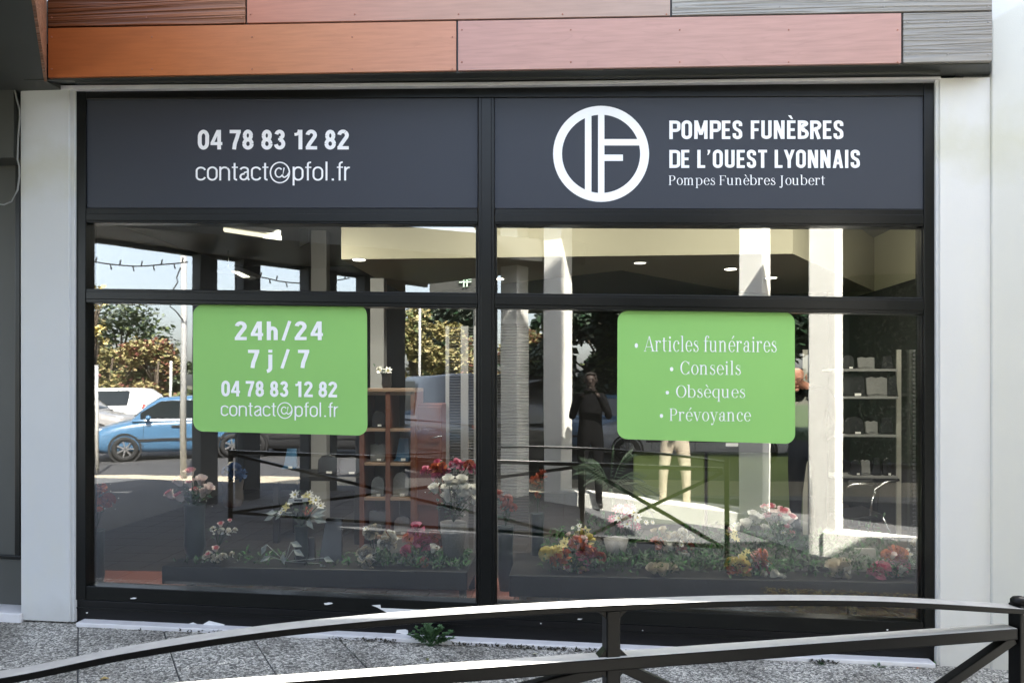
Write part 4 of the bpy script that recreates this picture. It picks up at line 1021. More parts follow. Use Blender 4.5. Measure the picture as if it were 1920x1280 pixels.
def big_leaves(label, items, y, base_px, m, seed):
    r = random.Random(seed); B = P(*base_px, y); t = thing('leaf_spray', label, 'foliage', B)
    for (px, py, dx_, dz, L_) in items:
        bm = bmesh.new(); q = P(px, py, y); leaf_quad(bm, q, (dx_, -.25, dz), (0, -1, .5), L_, L_ * .5, 0, .15); tube(bm, [B, q], .002, 4); obj('leaf', bm, m, t)
big_leaves('spray of white edged leaves spreading right of the mixed bouquet', [(584, 966, 1, .12, .10), (588, 972, .9, -.15, .10), (592, 962, .8, .35, .09), (575, 975, .6, -.6, .08)], .40, (572, 985), SIL, 1)
big_leaves('spray of pale leaves drooping left of the mixed bouquet', [(520, 960, -1, -.05, .08), (515, 966, -.8, -.35, .08), (528, 962, -.6, -.6, .06)], .40, (548, 960), SIL, 2)
big_leaves('silver leaf spray lying low at the front of the left bench', [(500, 1020, -.4, -.8, .08), (545, 1016, .8, -.2, .09), (550, 1030, .9, -.4, .09), (508, 1042, -.9, -.4, .08), (530, 1036, .2, -.9, .08), (606, 1045, .9, -.2, .08), (600, 1056, .6, -.6, .08)], .30, (535, 1052), SIL, 3)
price_tag(541, 932, 577, 943, .36, 'white price tag tucked across the mixed bouquet')
p = P(850, 1060, .46); p.z = BZ
bouquet('white_rose_bouquet', 'full white roses in a speckled grey pot beside the window mullion', p, [('white_rose', 842, 903, 1.1), ('white_rose', 865, 903, 1.1), ('white_rose', 818, 918, 1.05), ('white_rose', 840, 918, 1.1), ('white_rose', 868, 917, 1.1), ('white_rose', 889, 920, 1.05), ('white_rose', 841, 934, 1.1), ('white_rose', 864, 932, 1.1), ('white_rose', 888, 938, 1.15), ('white_rose', 853, 910, .9), ('white_rose', 874, 928, .9)], .46, GV, [(.06, 0), (.085, P(850, 1000, .46).z - BZ), (.092, P(850, 978, .46).z - BZ)], 90, [MT['leaf_blue'], MT['leaf_dark'], MT['leaf']], seed=4, filler=40)
p = P(790, 1075, .40); p.z = BZ
bouquet('carnation_bouquet', 'pink and orange carnations at the front of the left bench', p, [('pink_carnation', 781, 988, 1.15), ('orange_carnation', 790, 1003, .9), ('pink_carnation', 796, 1014, 1.05), ('pink_carnation', 784, 1010, .8), ('salmon_carnation', 766, 1006, .8), ('pink_carnation', 765, 1031, 1.1), ('salmon_carnation', 793, 1050, .8), ('white_rose', 811, 1030, .9), ('rust_carnation', 815, 1000, .8), ('cream_rose', 775, 1052, .8), ('pink_carnation', 802, 1012, .8)], .40, None, None, 30, seed=5)
p = P(835, 960, .9); p.z = .4
bouquet('pink_bouquet', 'pink and orange carnations behind the white roses', p, [('pink_carnation', 821, 868, .9), ('orange_carnation', 816, 875, .9), ('pink_carnation', 799, 879, .8), ('pink_carnation', 822, 883, 1), ('orange_carnation', 829, 872, .8), ('pink_carnation', 834, 881, .9), ('pink_carnation', 854, 866, .9), ('pink_carnation', 866, 869, .8), ('rust_carnation', 880, 868, .8), ('pink_carnation', 889, 875, .9), ('pink_carnation', 818, 890, .7)], .9, MT['black'], vz(.06, .3), 20, [MT['leaf_dark']], seed=6)
p = P(180, 1085, .5); p.z = FLOOR
bouquet('rust_bouquet', 'rust red carnations in a tall dark vase at the left frame post', p, [('rust_carnation', 166, 912, .9), ('orange_carnation', 189, 912, .8), ('rust_carnation', 190, 922, .9), ('orange_carnation', 167, 934, 1.1), ('orange_carnation', 180, 942, 1.1), ('rust_carnation', 204, 932, 1), ('orange_carnation', 197, 936, .9), ('rust_carnation', 176, 926, .8)], .5, DV, vz(.06, .42), 22, [MT['leaf_dark']], seed=7, filler=24)
def clump(label, items, y, base, seed, n=26, cat='grave flowers', lm=None):
    p = P(*base, y); p.z = max(BZ, p.z - .05); rr = random.Random(seed * 7); items = items + [(k_, a_ + rr.choice((-1, 1)) * rr.uniform(7, 17), b_ + rr.uniform(-8, 12), s_ * rr.uniform(.7, 1)) for k_, a_, b_, s_ in items] + [(rr.choice(('white_carnation', 'daisy', 'blush_rose')), a_ + rr.uniform(-16, 16), b_ + rr.uniform(-9, 9), s_ * .6) for k_, a_, b_, s_ in items[::2]]
    return bouquet('flower_arrangement', label, p, items, y, None, None, n, lm, None, .8, seed, cat)
clump('grey stone blooms low beside the plaques on the left bench', [('grey_flower', 695, 993, 1), ('white_carnation', 731, 1002, 1), ('grey_flower', 690, 1030, 1.1), ('white_carnation', 687, 1034, .9), ('grey_flower', 693, 1052, 1), ('grey_flower', 725, 1015, .9)], .34, (705, 1070), 11)
clump('pale pink and white flower cluster with little tags between the two vases', [('pink_rose', 414, 984, .55), ('white_carnation', 400, 990, .45), ('white_carnation', 416, 993, .5), ('white_carnation', 428, 992, .4)], .45, (410, 1010), 12, 10)
clump('pale pink and white flower cluster low at the front of the bench', [('pink_rose', 405, 1030, .6), ('white_carnation', 392, 1036, .5), ('white_carnation', 404, 1043, .6), ('white_carnation', 420, 1040, .45), ('white_carnation', 385, 1042, .4)], .30, (403, 1056), 13, 12)
# ---- right pane flowers
clump('yellow and orange grave flowers at the left end of the right flower bed', [('yellow_carnation', 1041, 1033, 1.1), ('orange_carnation', 1058, 1037, 1), ('pink_carnation', 1095, 1038, 1.1), ('orange_carnation', 1094, 1027, .9), ('yellow_carnation', 1072, 1060, 1.1), ('salmon_carnation', 1092, 1068, .9), ('white_rose', 1111, 1054, .9), ('yellow_lily', 1057, 1016, .8), ('salmon_carnation', 1080, 1012, .9), ('rust_carnation', 1112, 1034, .9)], .34, (1075, 1085), 21, 60)
clump('pale yellow blooms at the back left of the right flower bed', [('yellow_lily', 1097, 991, 1), ('yellow_carnation', 1102, 1008, 1.0), ('yel' + 'low_lily', 1060, 1010, .8), ('daisy', 1070, 1012, .6), ('daisy', 1086, 999, .4), ('daisy', 1074, 987, .4)], .62, (1095, 1035), 22, 40)
clump('bunch of white daisies and pink flowers before the sunlit kerb', [('pink_daisy', 1170, 953, 1.0), ('daisy', 1188, 955, 1), ('daisy', 1160, 966, 1), ('pink_daisy', 1176, 966, 1), ('daisy', 1192, 969, 1), ('pink_daisy', 1148, 968, .9), ('daisy', 1162, 946, .6), ('daisy', 1211, 976, .6), ('pink_daisy', 1186, 984, .8), ('pink_daisy', 1178, 949, .7)], .75, (1185, 1010), 23, 16)
clump('pink and white roses behind the tallest part of the flower bed', [('pink_rose', 1446, 954, .9), ('pink_rose', 1450, 968, 1.0), ('pink_rose', 1467, 964, 1.15), ('white_rose', 1471, 976, .9), ('pink_rose', 1470, 992, 1.05), ('blush_rose', 1451, 978, .8)], .8, (1462, 1030), 24, 26)
clump('white roses seen against the third sunlit column', [('white_rose', 1412, 968, 1), ('white_rose', 1401, 985, 1.1), ('white_rose', 1432, 994, 1), ('white_rose', 1418, 976, .8)], .82, (1415, 1030), 25, 14)
clump('cream and yellow blossoms in the middle of the right flower bed', [('yellow_lily', 1366, 997, .8), ('yellow_lily', 1374, 1001, .8), ('cream_rose', 1254, 1010, 1), ('white_carnation', 1265, 1003, .8), ('white_rose', 1258, 1025, 1.1), ('salmon_carnation', 1232, 1013, .9), ('salmon_carnation', 1287, 1022, 1), ('cream_rose', 1238, 1026, .8), ('white_carnation', 1282, 1010, .7), ('cream_rose', 1244, 995, .7)], .58, (1262, 1060), 26, 70)
clump('yellow and pink grave flowers between the two leaning stones', [('yellow_carnation', 1376, 1054, 1.15), ('orange_carnation', 1393, 1056, 1), ('pink_carnation', 1428, 1060, 1.1), ('orange_carnation', 1425, 1048, .9), ('yellow_carnation', 1407, 1082, 1.1), ('salmon_carnation', 1426, 1092, .9), ('white_rose', 1446, 1077, .9), ('salmon_carnation', 1418, 1040, .8), ('yellow_lily', 1393, 1038, .7)], .32, (1410, 1105), 27, 60)
clump('grey cream rose heads beside the central stones of the right bed', [('cream_rose', 1243, 1071, 1.2), ('grey_flower', 1246, 1090, 1.2), ('cream_rose', 1255, 1066, .9)], .30, (1245, 1100), 28, 20)
clump('grey cream rose heads beside the right hand stones of the bed', [('cream_rose', 1573, 1062, 1.2), ('grey_flower', 1577, 1080, 1.2), ('cream_rose', 1584, 1058, .9)], .30, (1576, 1095), 29, 20)
clump('bright pink carnations at the right end of the flower bed', [('pink_carnation', 1682, 1043, 1.1), ('orange_carnation', 1678, 1031, 1), ('pink_carnation', 1653, 1062, 1.2), ('salmon_carnation', 1676, 1078, .9), ('pink_carnation', 1670, 1040, .8), ('white_rose', 1697, 1058, .9), ('orange_carnation', 1690, 1034, .8), ('cream_rose', 1661, 1081, .8)], .34, (1672, 1095), 30, 50)
clump('white orchid blossoms beside the right frame post', [('white_carnation', 1720, 1014, .8), ('daisy', 1728, 1022, 1.1), ('white_carnation', 1731, 1030, .8), ('daisy', 1702, 1028, .4), ('daisy', 1708, 1036, .4)], .40, (1722, 1060), 31, 14)
p = P(948, 1040, .7); p.z = FLOOR
bouquet('rust_bouquet', 'reddish flowers in the dark vase right of the mullion', p, [('rust_carnation', 936, 925, .8), ('rust_carnation', 953, 933, .8), ('rust_carnation', 948, 947, .7), ('rust_carnation', 962, 948, .6), ('salmon_carnation', 934, 921, .5)], .7, DV, vz(.06, P(948, 985, .7).z - FLOOR), 30, [MT['leaf_blue'], MT['leaf_dark']], seed=32)
p = P(1008, 1040, .8); p.z = FLOOR
bouquet('rust_bouquet', 'rust and orange flowers in the dark vase against the second sunlit column', p, [('rust_carnation', 1016, 886, .8), ('orange_carnation', 1004, 897, .8), ('rust_carnation', 1010, 905, .7), ('orange_carnation', 1008, 925, .5)], .8, DV, vz(.05, P(1008, 960, .8).z - FLOOR), 24, [MT['leaf_dark']], seed=33)
# ---- memorial plaques
GRAN = mat('dark_granite', (.028, .028, .03), .22, var=.5, scale=120); GGREY = mat('grey_granite', (.22, .22, .21), .35, var=.35, scale=120); BLUE = mat('blue_enamel_picture', (.05, .13, .23), .3, var=.7, scale=9)
STONE = mat('pale_stone', (.36, .35, .32), .55, var=.25, scale=60)
def plaque(label, px0, py0, px1, py1, y, m, lean=.12, shape='arch', foot=True, tagged=True, cat='plaque'):
    a, b = P(px0, py0, y), P(px1, py1, y); w, h = b.x - a.x, a.z - b.z
    t = thing('memorial_plaque', label, cat, ((a.x + b.x) / 2, y, b.z)); ox = a.x
    if shape == 'arch': ol = [(0, 0), (w, 0), (w * 1.0, h * .68), (w * .86, h * .9), (w * .55, h), (w * .2, h * .92), (w * .02, h * .7)]
    elif shape == 'book': ol = [(0, 0), (w * .5, h * .05), (w, 0), (w * 1.02, h * .92), (w * .75, h), (w * .5, h * .92), (w * .25, h), (-.02 * w, h * .92)]
    elif shape == 'slant': ol = [(w * .12, 0), (w, 0), (w * .88, h), (0 + w * .3, h)]
    else: ol = [(0, 0), (w, 0), (w, h), (0, h)]
    f = lambda u, v, d: Vector((ox + u, y + lean * v + d, b.z + v))
    bm = bmesh.new(); hexa(bm, [f(u, v, 0) for u, v in ol], [f(u, v, .03) for u, v in ol]); obj('stone', bm, m, t, bevel=.003)
    if foot:
        bm = bmesh.new(); box(bm, ox + w * .05, ox + w * .95, y - .02, y + .1, b.z - .012, b.z - .001); obj('foot', bm, m, t, bevel=.002)
    if tagged:
        bm = bmesh.new(); box(bm, ox + w * .5, ox + w * .78, y - .026, y - .0215, b.z - .008, b.z + min(.02, h * .07)); obj('tag', bm, FM['white'], t)
    return t
# brown shelf unit
SH = mat('brown_shelf_wood', (.15, .055, .03), .5, var=.2, scale=5); SHE = mat('pale_shelf_edge', (.30, .20, .13), .5, var=.15)
yS = 1.25; zs = [P(700, v, yS).z for v in (735, 803, 867, 932, 1004, 1075)]
xs = [P(v, 800, yS).x for v in (678, 727, 774)]
zbot = FLOOR
su = thing('shelf_unit', 'brown wooden shelf unit with pale shelf edges right of the opening hours sticker', 'shelf unit', ((xs[0] + xs[2]) / 2, yS, FLOOR))
for x in xs:
    bm = bmesh.new(); box(bm, x - .018, x + .018, yS, yS + .34, zbot, zs[0] + .001); obj('upright', bm, SH, su, bevel=.002)
for z in zs:
    for a, b in ((xs[0], xs[1]), (xs[1], xs[2])):
        bm = bmesh.new(); box(bm, a + .019, b - .019, yS + .004, yS + .33, z - .024, z); obj('shelf', bm, SHE, su, bevel=.002)
bm = bmesh.new(); box(bm, xs[0] - .018, xs[2] + .018, yS - .01, yS + .35, zs[0] + .002, zs[0] + .03); obj('top_board', bm, SHE, su, bevel=.003)
bm = bmesh.new(); box(bm, xs[0], xs[2], yS + .341, yS + .352, zbot, zs[0]); obj('back_panel', bm, mat('shelf_back', (.07, .06, .05), .7), su)
cb = thing('cabinet', 'reddish brown cabinet standing right of the shelf unit', 'cabinet', P(802, 1000, yS))
ca, cb2 = P(778, 757, yS + .1), P(829, 1000, yS + .1)
bm = bmesh.new(); box(bm, ca.x, cb2.x, yS + .1, yS + .5, FLOOR, ca.z); obj('carcass', bm, mat('red_brown_wood', (.13, .04, .025), .5, var=.25, scale=4), cb, bevel=.006)
bm = bmesh.new(); box(bm, ca.x + .01, cb2.x - .01, yS + .082, yS + .098, .62, ca.z - .02); obj('door', bm, mat('red_brown_door', (.16, .05, .03), .5, var=.25, scale=4), cb, bevel=.004)
bm = bmesh.new(); tube(bm, [P(807, 821, yS + .06), P(828, 817, yS + .06)], .006, 8); obj('handle', bm, MT['chrome'], cb)
q = yS + .06
for lb, a, b_, c_, d, m, sh in (('curved dark plaque on the top left shelf', 697, 770, 722, 797, GRAN, 'arch'), ('grey book shaped plaque on the second left shelf', 694, 832, 722, 861, GGREY, 'book'), ('blue picture plaque on the second right shelf', 738, 822, 768, 861, BLUE, 'slant'),
        ('grey carved plaque on the third left shelf', 695, 893, 720, 927, GGREY, 'arch'), ('pale scalloped plaque on the fourth left shelf', 692, 957, 722, 984, GGREY, 'book'), ('pale square plaque on the bottom left shelf', 690, 1020, 722, 1052, STONE, 'book')):
    plaque(lb, a, b_, c_, d, q, m, .15, sh)
for i, (a, b_, c_, d) in enumerate(((738, 968, 768, 998), (736, 885, 766, 927))):
    plaque(('pale stone plaque on the fourth right shelf', 'tall pale plaque on the third right shelf')[i], a, b_, c_, d, q, STONE, .1, 'arch')
# white anemones in a dark pot on the shelf unit
p = P(725, 735, yS + .15); p.z = zs[0] + .031
bouquet('anemone_pot', 'white anemones in a dark pot on top of the shelf unit', p, [('daisy', 713, 691, .9), ('daisy', 727, 691, 1.1), ('white_carnation', 712, 690, .5)], yS + .15, MT['black'], vz(.045, .12), 14, [MT['leaf_dark']], seed=41)
# dark display table behind
yT = 2.1; tz = P(600, 893, yT).z
dt = thing('display_table', 'dark table with memorial plaques behind the left pane', 'table', (P(600, 893, yT).x, yT, FLOOR)); xa, xb = P(505, 893, yT).x, P(678, 893, yT).x
bm = bmesh.new(); box(bm, xa, xb, yT, yT + .6, tz - .04, tz); obj('table_top', bm, BENCH, dt, bevel=.004)
for x in (xa + .05, xb - .05):
    for y in (yT + .05, yT + .55):
        bm = bmesh.new(); obox(bm, (x, y, (FLOOR + tz - .041) / 2), .05, .05, tz - .041 - FLOOR); obj('leg', bm, BENCH, dt)
plaque('blue picture plaque standing on the dark display table', 528, 841, 556, 876, yT + .05, BLUE, .15, 'slant')
plaque('dark heart shaped plaque on the display table', 595, 852, 632, 885, yT + .05, GRAN, .12, 'arch')
plaque('dark arched plaque nearest the shelf unit on the display table', 637, 856, 674, 886, yT + .05, GRAN, .12, 'arch')
# leaning stones on the benches
for lb, a, b_, c_, d, m, sh in (('narrow dark leaning stone at the left bench front', 540, 1010, 590, 1070, GRAN, 'slant'), ('slanting dark stone right of the low silver leaves', 588, 975, 640, 1070, GRAN, 'slant'), ('pale square stone behind the pink carnations', 730, 1008, 762, 1052, STONE, 'book'),
        ('slanting grey stone left of centre in the right bed', 1180, 1030, 1200, 1100, GRAN, 'slant'), ('broad dark stone in the centre of the right bed', 1195, 1020, 1230, 1098, GRAN, 'flat'), ('tall grey stone beside the cream roses', 1265, 1040, 1300, 1102, GGREY, 'slant'),
        ('slanting dark stone before the white vase', 1480, 1030, 1520, 1105, GRAN, 'slant'), ('broad dark stone right of the slanting one in the right bed', 1525, 1045, 1562, 1100, GRAN, 'flat'), ('pale book stone at the right end of the bed', 1580, 1035, 1606, 1078, STONE, 'book'), ('wide pale stone behind the pink carnations in the right bed', 1608, 1030, 1646, 1072, STONE, 'flat')):
    plaque(lb, a, b_, c_, d, .42, m, .25, sh, False, True)
gp = thing('wrapping_pot', 'grey speckled angular flower pot in the left of the right bed', 'pot', P(1155, 1060, .5)); bm = bmesh.new(); pp = P(1155, 1050, .5); lathe(bm, pp, [(.05, 0), (.085, .15), (.06, .12)], 4); obj('pot', bm, GV, gp)
# ---- blind beside the mullion
bl = thing('slatted_blind', 'grey slatted blind hanging just right of the mullion', 'blind', P(965, 600, .9)); yb = .95
ba, bb = P(929, 612, yb), P(992, 1010, yb)
bm = bmesh.new(); z = ba.z
while z > bb.z:
    hexa(bm, [(ba.x, yb, z), (bb.x, yb, z), (bb.x, yb + .020, z + .012), (ba.x, yb + .020, z + .012)], [(ba.x, yb, z + .002), (bb.x, yb, z + .002), (bb.x, yb + .020, z + .014), (ba.x, yb + .020, z + .014)]); z -= .021
SL = mat('blind_slat', (.05, .05, .052), .5, var=.08); o = obj('slats', bm, SL, bl); o['kind'] = 'stuff'
bm = bmesh.new(); box(bm, ba.x - .01, bb.x + .01, yb - .01, yb + .03, ba.z + .02, ba.z + .05); obj('head_rail', bm, SL, bl)
bl2 = thing('slatted_blind', 'grey slatted blind in its frame just left of the mullion', 'blind', P(870, 600, 1.2)); yb = 1.55
ba, bb = P(838, 616, yb), P(893, 1000, yb); bm = bmesh.new(); z = ba.z
while z > bb.z:
    hexa(bm, [(ba.x, yb, z), (bb.x, yb, z), (bb.x, yb + .020, z + .012), (ba.x, yb + .020, z + .012)], [(ba.x, yb, z + .002), (bb.x, yb, z + .002), (bb.x, yb + .020, z + .014), (ba.x, yb + .020, z + .014)]); z -= .023
o = obj('slats', bm, SL, bl2); o['kind'] = 'stuff'
for x0, x1 in ((ba.x - .01, ba.x + .02), (P(871, 700, yb).x - .03, P(876, 700, yb).x + .01), (bb.x - .02, bb.x + .01)):
    bm = bmesh.new(); box(bm, x0, x1, yb - .012, yb - .002, FLOOR, ba.z + .02); obj('guide_rail', bm, mat('guide_grey', (.3, .3, .3), .5), bl2)
# ---- pale columns added in place of faint mirrored ones
PC = mat('pale_column_grey', (.33, .33, .32), .8, var=.05)
for x0, x1, y, lb in ((583, 612, 3.2, 'wide pale strip for a column reflection behind the opening hours sticker'), (694, 720, 2.6, 'pale strip for a column reflection rising behind the shelf unit')):
    t = thing('reflected_column', lb, 'column', (P((x0 + x1) / 2, 700, y).x, y, FLOOR)); bm = bmesh.new(); box(bm, P(x0, 700, y).x, P(x1, 700, y).x, y, y + .12, FLOOR, RZ - .005 if x0 < 640 else ZB - .002); obj('shaft', bm, PC, t, bevel=.005)
vg = thing('vent_grille', 'dark square ventilation grille high on the inside wall', 'vent', P(571, 460, 3.15)); bm = bmesh.new(); slab_px(bm, [(562, 428), (579, 424), (579, 455), (562, 463)], 3.14, 3.17); obj('grille', bm, MT['soffit'], vg)
# ---- lamps: one ceiling tube, three added fill tubes, one hanging reflector, downlights in the bulkhead
def emis(name, c, s): return mat(name, (.8, .8, .75), .5, var=0, emit=c, estr=s)
yl = .8; a = P(420, 436, yl); b_ = P(516, 446, yl)
tl = thing('ceiling_light', 'lit fluorescent ceiling light glowing behind the left transom', 'ceiling light', (a + b_) / 2)
bm = bmesh.new(); bar(bm, a + Vector((0, 0, .05)), b_ + Vector((0, .12, .05)), .16, .03); obj('housing', bm, PC, tl)
bm = bmesh.new(); bar(bm, a + Vector((0, 0, .02)), b_ + Vector((0, .12, .02)), .06, .02); obj('diffuser', bm, emis('tube_glow', (1, .93, .68), .22), tl)
ld = bpy.data.lights.new('tube_light', 'AREA'); ld.energy = 6; ld.size = .9; ld.size_y = .12; ld.shape = 'RECTANGLE'; ld.color = (1, .95, .82)
lo_ = bpy.data.objects.new('tube_light', ld); lo_.location = (a + b_) / 2 + Vector((0, .12, -.03)); lo_.rotation_euler = Vector((.5, .45, -.7)).to_track_quat('-Z', 'Y').to_euler(); link(lo_)
for k, (x, lb) in enumerate(((-.35, 'middle added fill light hidden high behind the sign boards'), (1.25, 'right added fill light hidden high behind the sign boards'), (2.55, 'last added fill light hidden high near the right inside wall'))):  # unseen tubes added to brighten the bulkhead and the flowers
    t = thing('ceiling_light', lb, 'ceiling light', (x, .55, RZ))
    bm = bmesh.new(); obox(bm, (x, .55, RZ - .03), 1.2, .12, .05); obj('housing', bm, PC, t)
    bm = bmesh.new(); obox(bm, (x, .55, RZ - .07), 1.1, .06, .02); obj('diffuser', bm, emis('tube_glow', (1, .93, .68), .22), t)
    l2 = ld.copy(); l2.energy = (5.6, 4.2, 7.5)[k]; o2 = bpy.data.objects.new('tube_light', l2); o2.location = (x, .58, RZ - .1); o2.rotation_euler = Vector((.0, .30, -.8)).to_track_quat('-Z', 'Y').to_euler(); link(o2)
hl = thing('hanging_lamp', 'dark hanging lamp with a lit slanting reflector', 'lamp', P(428, 510, 1.8)); yh = 1.8
bm = bmesh.new(); tube(bm, [P(428, 470, yh), P(428, 503, yh)], .006, 6); obj('rod', bm, MT['chrome'], hl)
bm = bmesh.new(); hexa(bm, [P(404, 508, yh), P(426, 498, yh), P(482, 521, yh), P(470, 525, yh), P(430, 518, yh)], [p + Vector((0, .16, .03)) for p in (P(404, 508, yh), P(426, 498, yh), P(482, 521, yh), P(470, 525, yh), P(430, 518, yh))]); obj('lamp_shade', bm, MT['black'], hl)
bm = bmesh.new(); slab_px(bm, [(434, 508.5), (447, 509), (468, 519), (455, 520)], yh - .012, yh - .004); obj('reflector', bm, emis('lamp_glow', (1, .95, .75), .7), hl)
for px, py, lb in ((673, 487, 'lit recessed downlight nearest the left end of the beige bulkhead'), (1200, 493, 'dim recessed downlight above the inside ridge'), (1370, 504.5, 'lit recessed downlight left of the third sunlit column'), (1446, 521, 'lit recessed downlight right of the third sunlit column'), (935, 523, 'lit downlight at the mullion edge')):
    p = PZ(px, py, ZB - .004); t = thing('downlight', lb, 'downlight', p)
    bm = bmesh.new(); lathe(bm, p, [(.075, 0), (.075, .003), (.055, .0032)], 20); obj('trim_ring', bm, PC, t)
    bm = bmesh.new(); lathe(bm, p + Vector((0, 0, -.003)), [(.05, 0), (.05, .002)], 16); obj('lamp', bm, emis('downlight_glow', (1, .94, .8), 2.5 if px != 1200 else .4), t)
    sd = bpy.data.lights.new('downlight_spot', 'SPOT'); sd.energy = 9; sd.spot_size = 1.9; sd.spot_blend = .6; sd.color = (1, .93, .8); sd.shadow_soft_size = .05
    so = bpy.data.objects.new('downlight_spot', sd); so.location = p + Vector((0, 0, -.02)); link(so)
# ---- desk, chair, shelves, palm
yD = 3.0; da, db = P(1188, 846, yD), P(1512, 980, yD)
dk = thing('reception_desk', 'reception desk with olive green front and dark top in the right half', 'desk', ((da.x + db.x) / 2, yD, FLOOR))
OL = mat('olive_panel', (.115, .16, .055), .5, var=.1, scale=2); 
xm = P(1324, 900, yD).x
for x0, x1 in ((da.x, xm - .012), (xm + .012, db.x)):
    bm = bmesh.new(); box(bm, x0, x1, yD, yD + .03, FLOOR + .06, da.z); obj('front_panel', bm, OL, dk, bevel=.02)
bm = bmesh.new(); box(bm, da.x - .05, db.x + .05, yD - .05, yD + .7, da.z + .002, P(1300, 822, yD).z); obj('desk_top', bm, MT['black'], dk, bevel=.006)
bm = bmesh.new(); box(bm, xm - .011, xm + .011, yD - .006, yD + .6, FLOOR, da.z - .002); obj('divider', bm, MT['black'], dk)
bm = bmesh.new(); box(bm, da.x, db.x, yD + .032, yD + .6, FLOOR, FLOOR + .058); obj('plinth', bm, MT['black'], dk)
bm = bmesh.new(); box(bm, P(1359, 1, yD).x, P(1382, 1, yD).x, yD - .056, yD - .051, P(1300, 835, yD).z, P(1300, 829, yD).z); obj('name_strip', bm, MT['white_sill'], dk)
# wall shelves at the right
yR = 2.6
ws = thing('wall_shelves', 'grey wall shelves with dark memorial stones at the right', 'shelves', P(1630, 1000, yR)); SG = mat('grey_shelf', (.26, .26, .25), .6, var=.1)
rows = ((690, 1684, 693), (741, 1684, 745), (817, 1682, 812), (897, 1684, 887))
for y0, x1, y1 in rows:
    a = P(1560, y0, yR); b_ = P(x1, y1, yR); bm = bmesh.new(); box(bm, a.x, b_.x, yR, yR + .3, (a.z + b_.z) / 2 - .022, (a.z + b_.z) / 2); obj('shelf', bm, SG, ws, bevel=.003)
for x in (1512, 1688):
    a = P(x, 655, yR + .28); bm = bmesh.new(); box(bm, a.x - .02, a.x + .02, yR + .305, yR + .33, FLOOR, a.z); obj('slotted_upright', bm, mat('pale_upright', (.45, .44, .38), .6), ws)
n_ = 0
for (y0, x1, y1), items in zip(rows, (((1580, 1602, 24), (1610, 1640, 20), (1650, 1676, 22)), ((1580, 1622, 46), (1626, 1664, 34), (1662, 1684, 44)), ((1584, 1620, 30), (1624, 1646, 22), (1648, 1676, 28)), ((1596, 1614, 26), (1616, 1632, 26), (1636, 1652, 30), (1656, 1672, 30)))):
    for a, b_, h in items:
        zt = (P(1560, y0, yR).z + P(x1, y1, yR).z) / 2
        yy = 720 - (zt - EYE + .013) / (P(a, 720, yR + .06) - CAM).dot(FW) * FPX
        row_n = ('top', 'second', 'third', 'lowest')[rows.index((y0, x1, y1))]; pos = ('left', 'middle', 'right', 'far right')[items.index((a, b_, h))] if len(items) > 3 else ('left', 'middle', 'right')[items.index((a, b_, h))]
        plaque(f'{"grey" if n_ % 3 == 1 else "dark"} stone at the {pos} of the {row_n} wall shelf', a, yy - h, b_, yy, yR + .06, GGREY if n_ % 3 == 1 else GRAN, .1, ('arch', 'book', 'slant')[n_ % 3], True, n_ % 3 == 0); n_ += 1
# cable duct / radiator strip
rd_ = thing('ribbed_panel', 'narrow grey ribbed panel beside the right frame post', 'radiator', P(1722, 1000, 1.2)); bm = bmesh.new(); zz = P(1722, 660, 1.2).z; zl_ = P(1722, 1080, 1.2).z; xr0, xr1 = P(1713, 1, 1.2).x, P(1731, 1, 1.2).x; k = 0
while zz > zl_:
    box(bm, xr0, xr1, 1.2, 1.215, zz, zz + .018); zz -= .03
o = obj('ribs', bm, mat('rib_grey', (.10, .10, .10), .5), rd_); o['kind'] = 'stuff'
bm = bmesh.new(); box(bm, xr0 - .02, xr1 + .02, 1.222, 1.26, FLOOR, P(1722, 655, 1.2).z); obj('back_plate', bm, MT['soffit'], rd_)
# office chair
yC = 1.9
ch = thing('office_chair', 'black office chair with curved chrome arms below the wall shelves', 'chair', (P(1640, 1010, yC).x, yC, FLOOR))
def cpart(name, m, fn, smooth=False, **k):
    bm = bmesh.new(); fn(bm); return obj(name, bm, m, ch, smooth, **k)
cpart('seat', MT['black'], lambda b: slab_px(b, [(1588, 972), (1655, 962), (1658, 978), (1592, 990)], yC, yC + .45), bevel=.02)
cpart('backrest', MT['black'], lambda b: slab_px(b, [(1590, 900), (1640, 896), (1652, 915), (1648, 960), (1596, 966)], yC + .46, yC + .52), bevel=.03)
for pts in (((1588, 914), (1600, 908), (1620, 907), (1637, 908)), ((1635, 935), (1642, 918), (1660, 904), (1686, 899)), ((1632, 965), (1634, 945), (1638, 928))):
    cpart('armrest', MT['chrome'], lambda b: tube(b, [P(x, y, yC - .02) for x, y in pts], .011, 8))
for (a, b2) in (((1620, 980), (1648, 1030)), ((1655, 970), (1690, 1038)), ((1612, 985), (1598, 1026)), ((1640, 975), (1636, 1000))):
    q0 = P(*a, yC + .05); q1 = P(*b2, yC + .05); q1.z = max(q1.z, FLOOR)
    cpart('leg', MT['chrome'], lambda b: tube(b, [q0, q1], .011, 8))
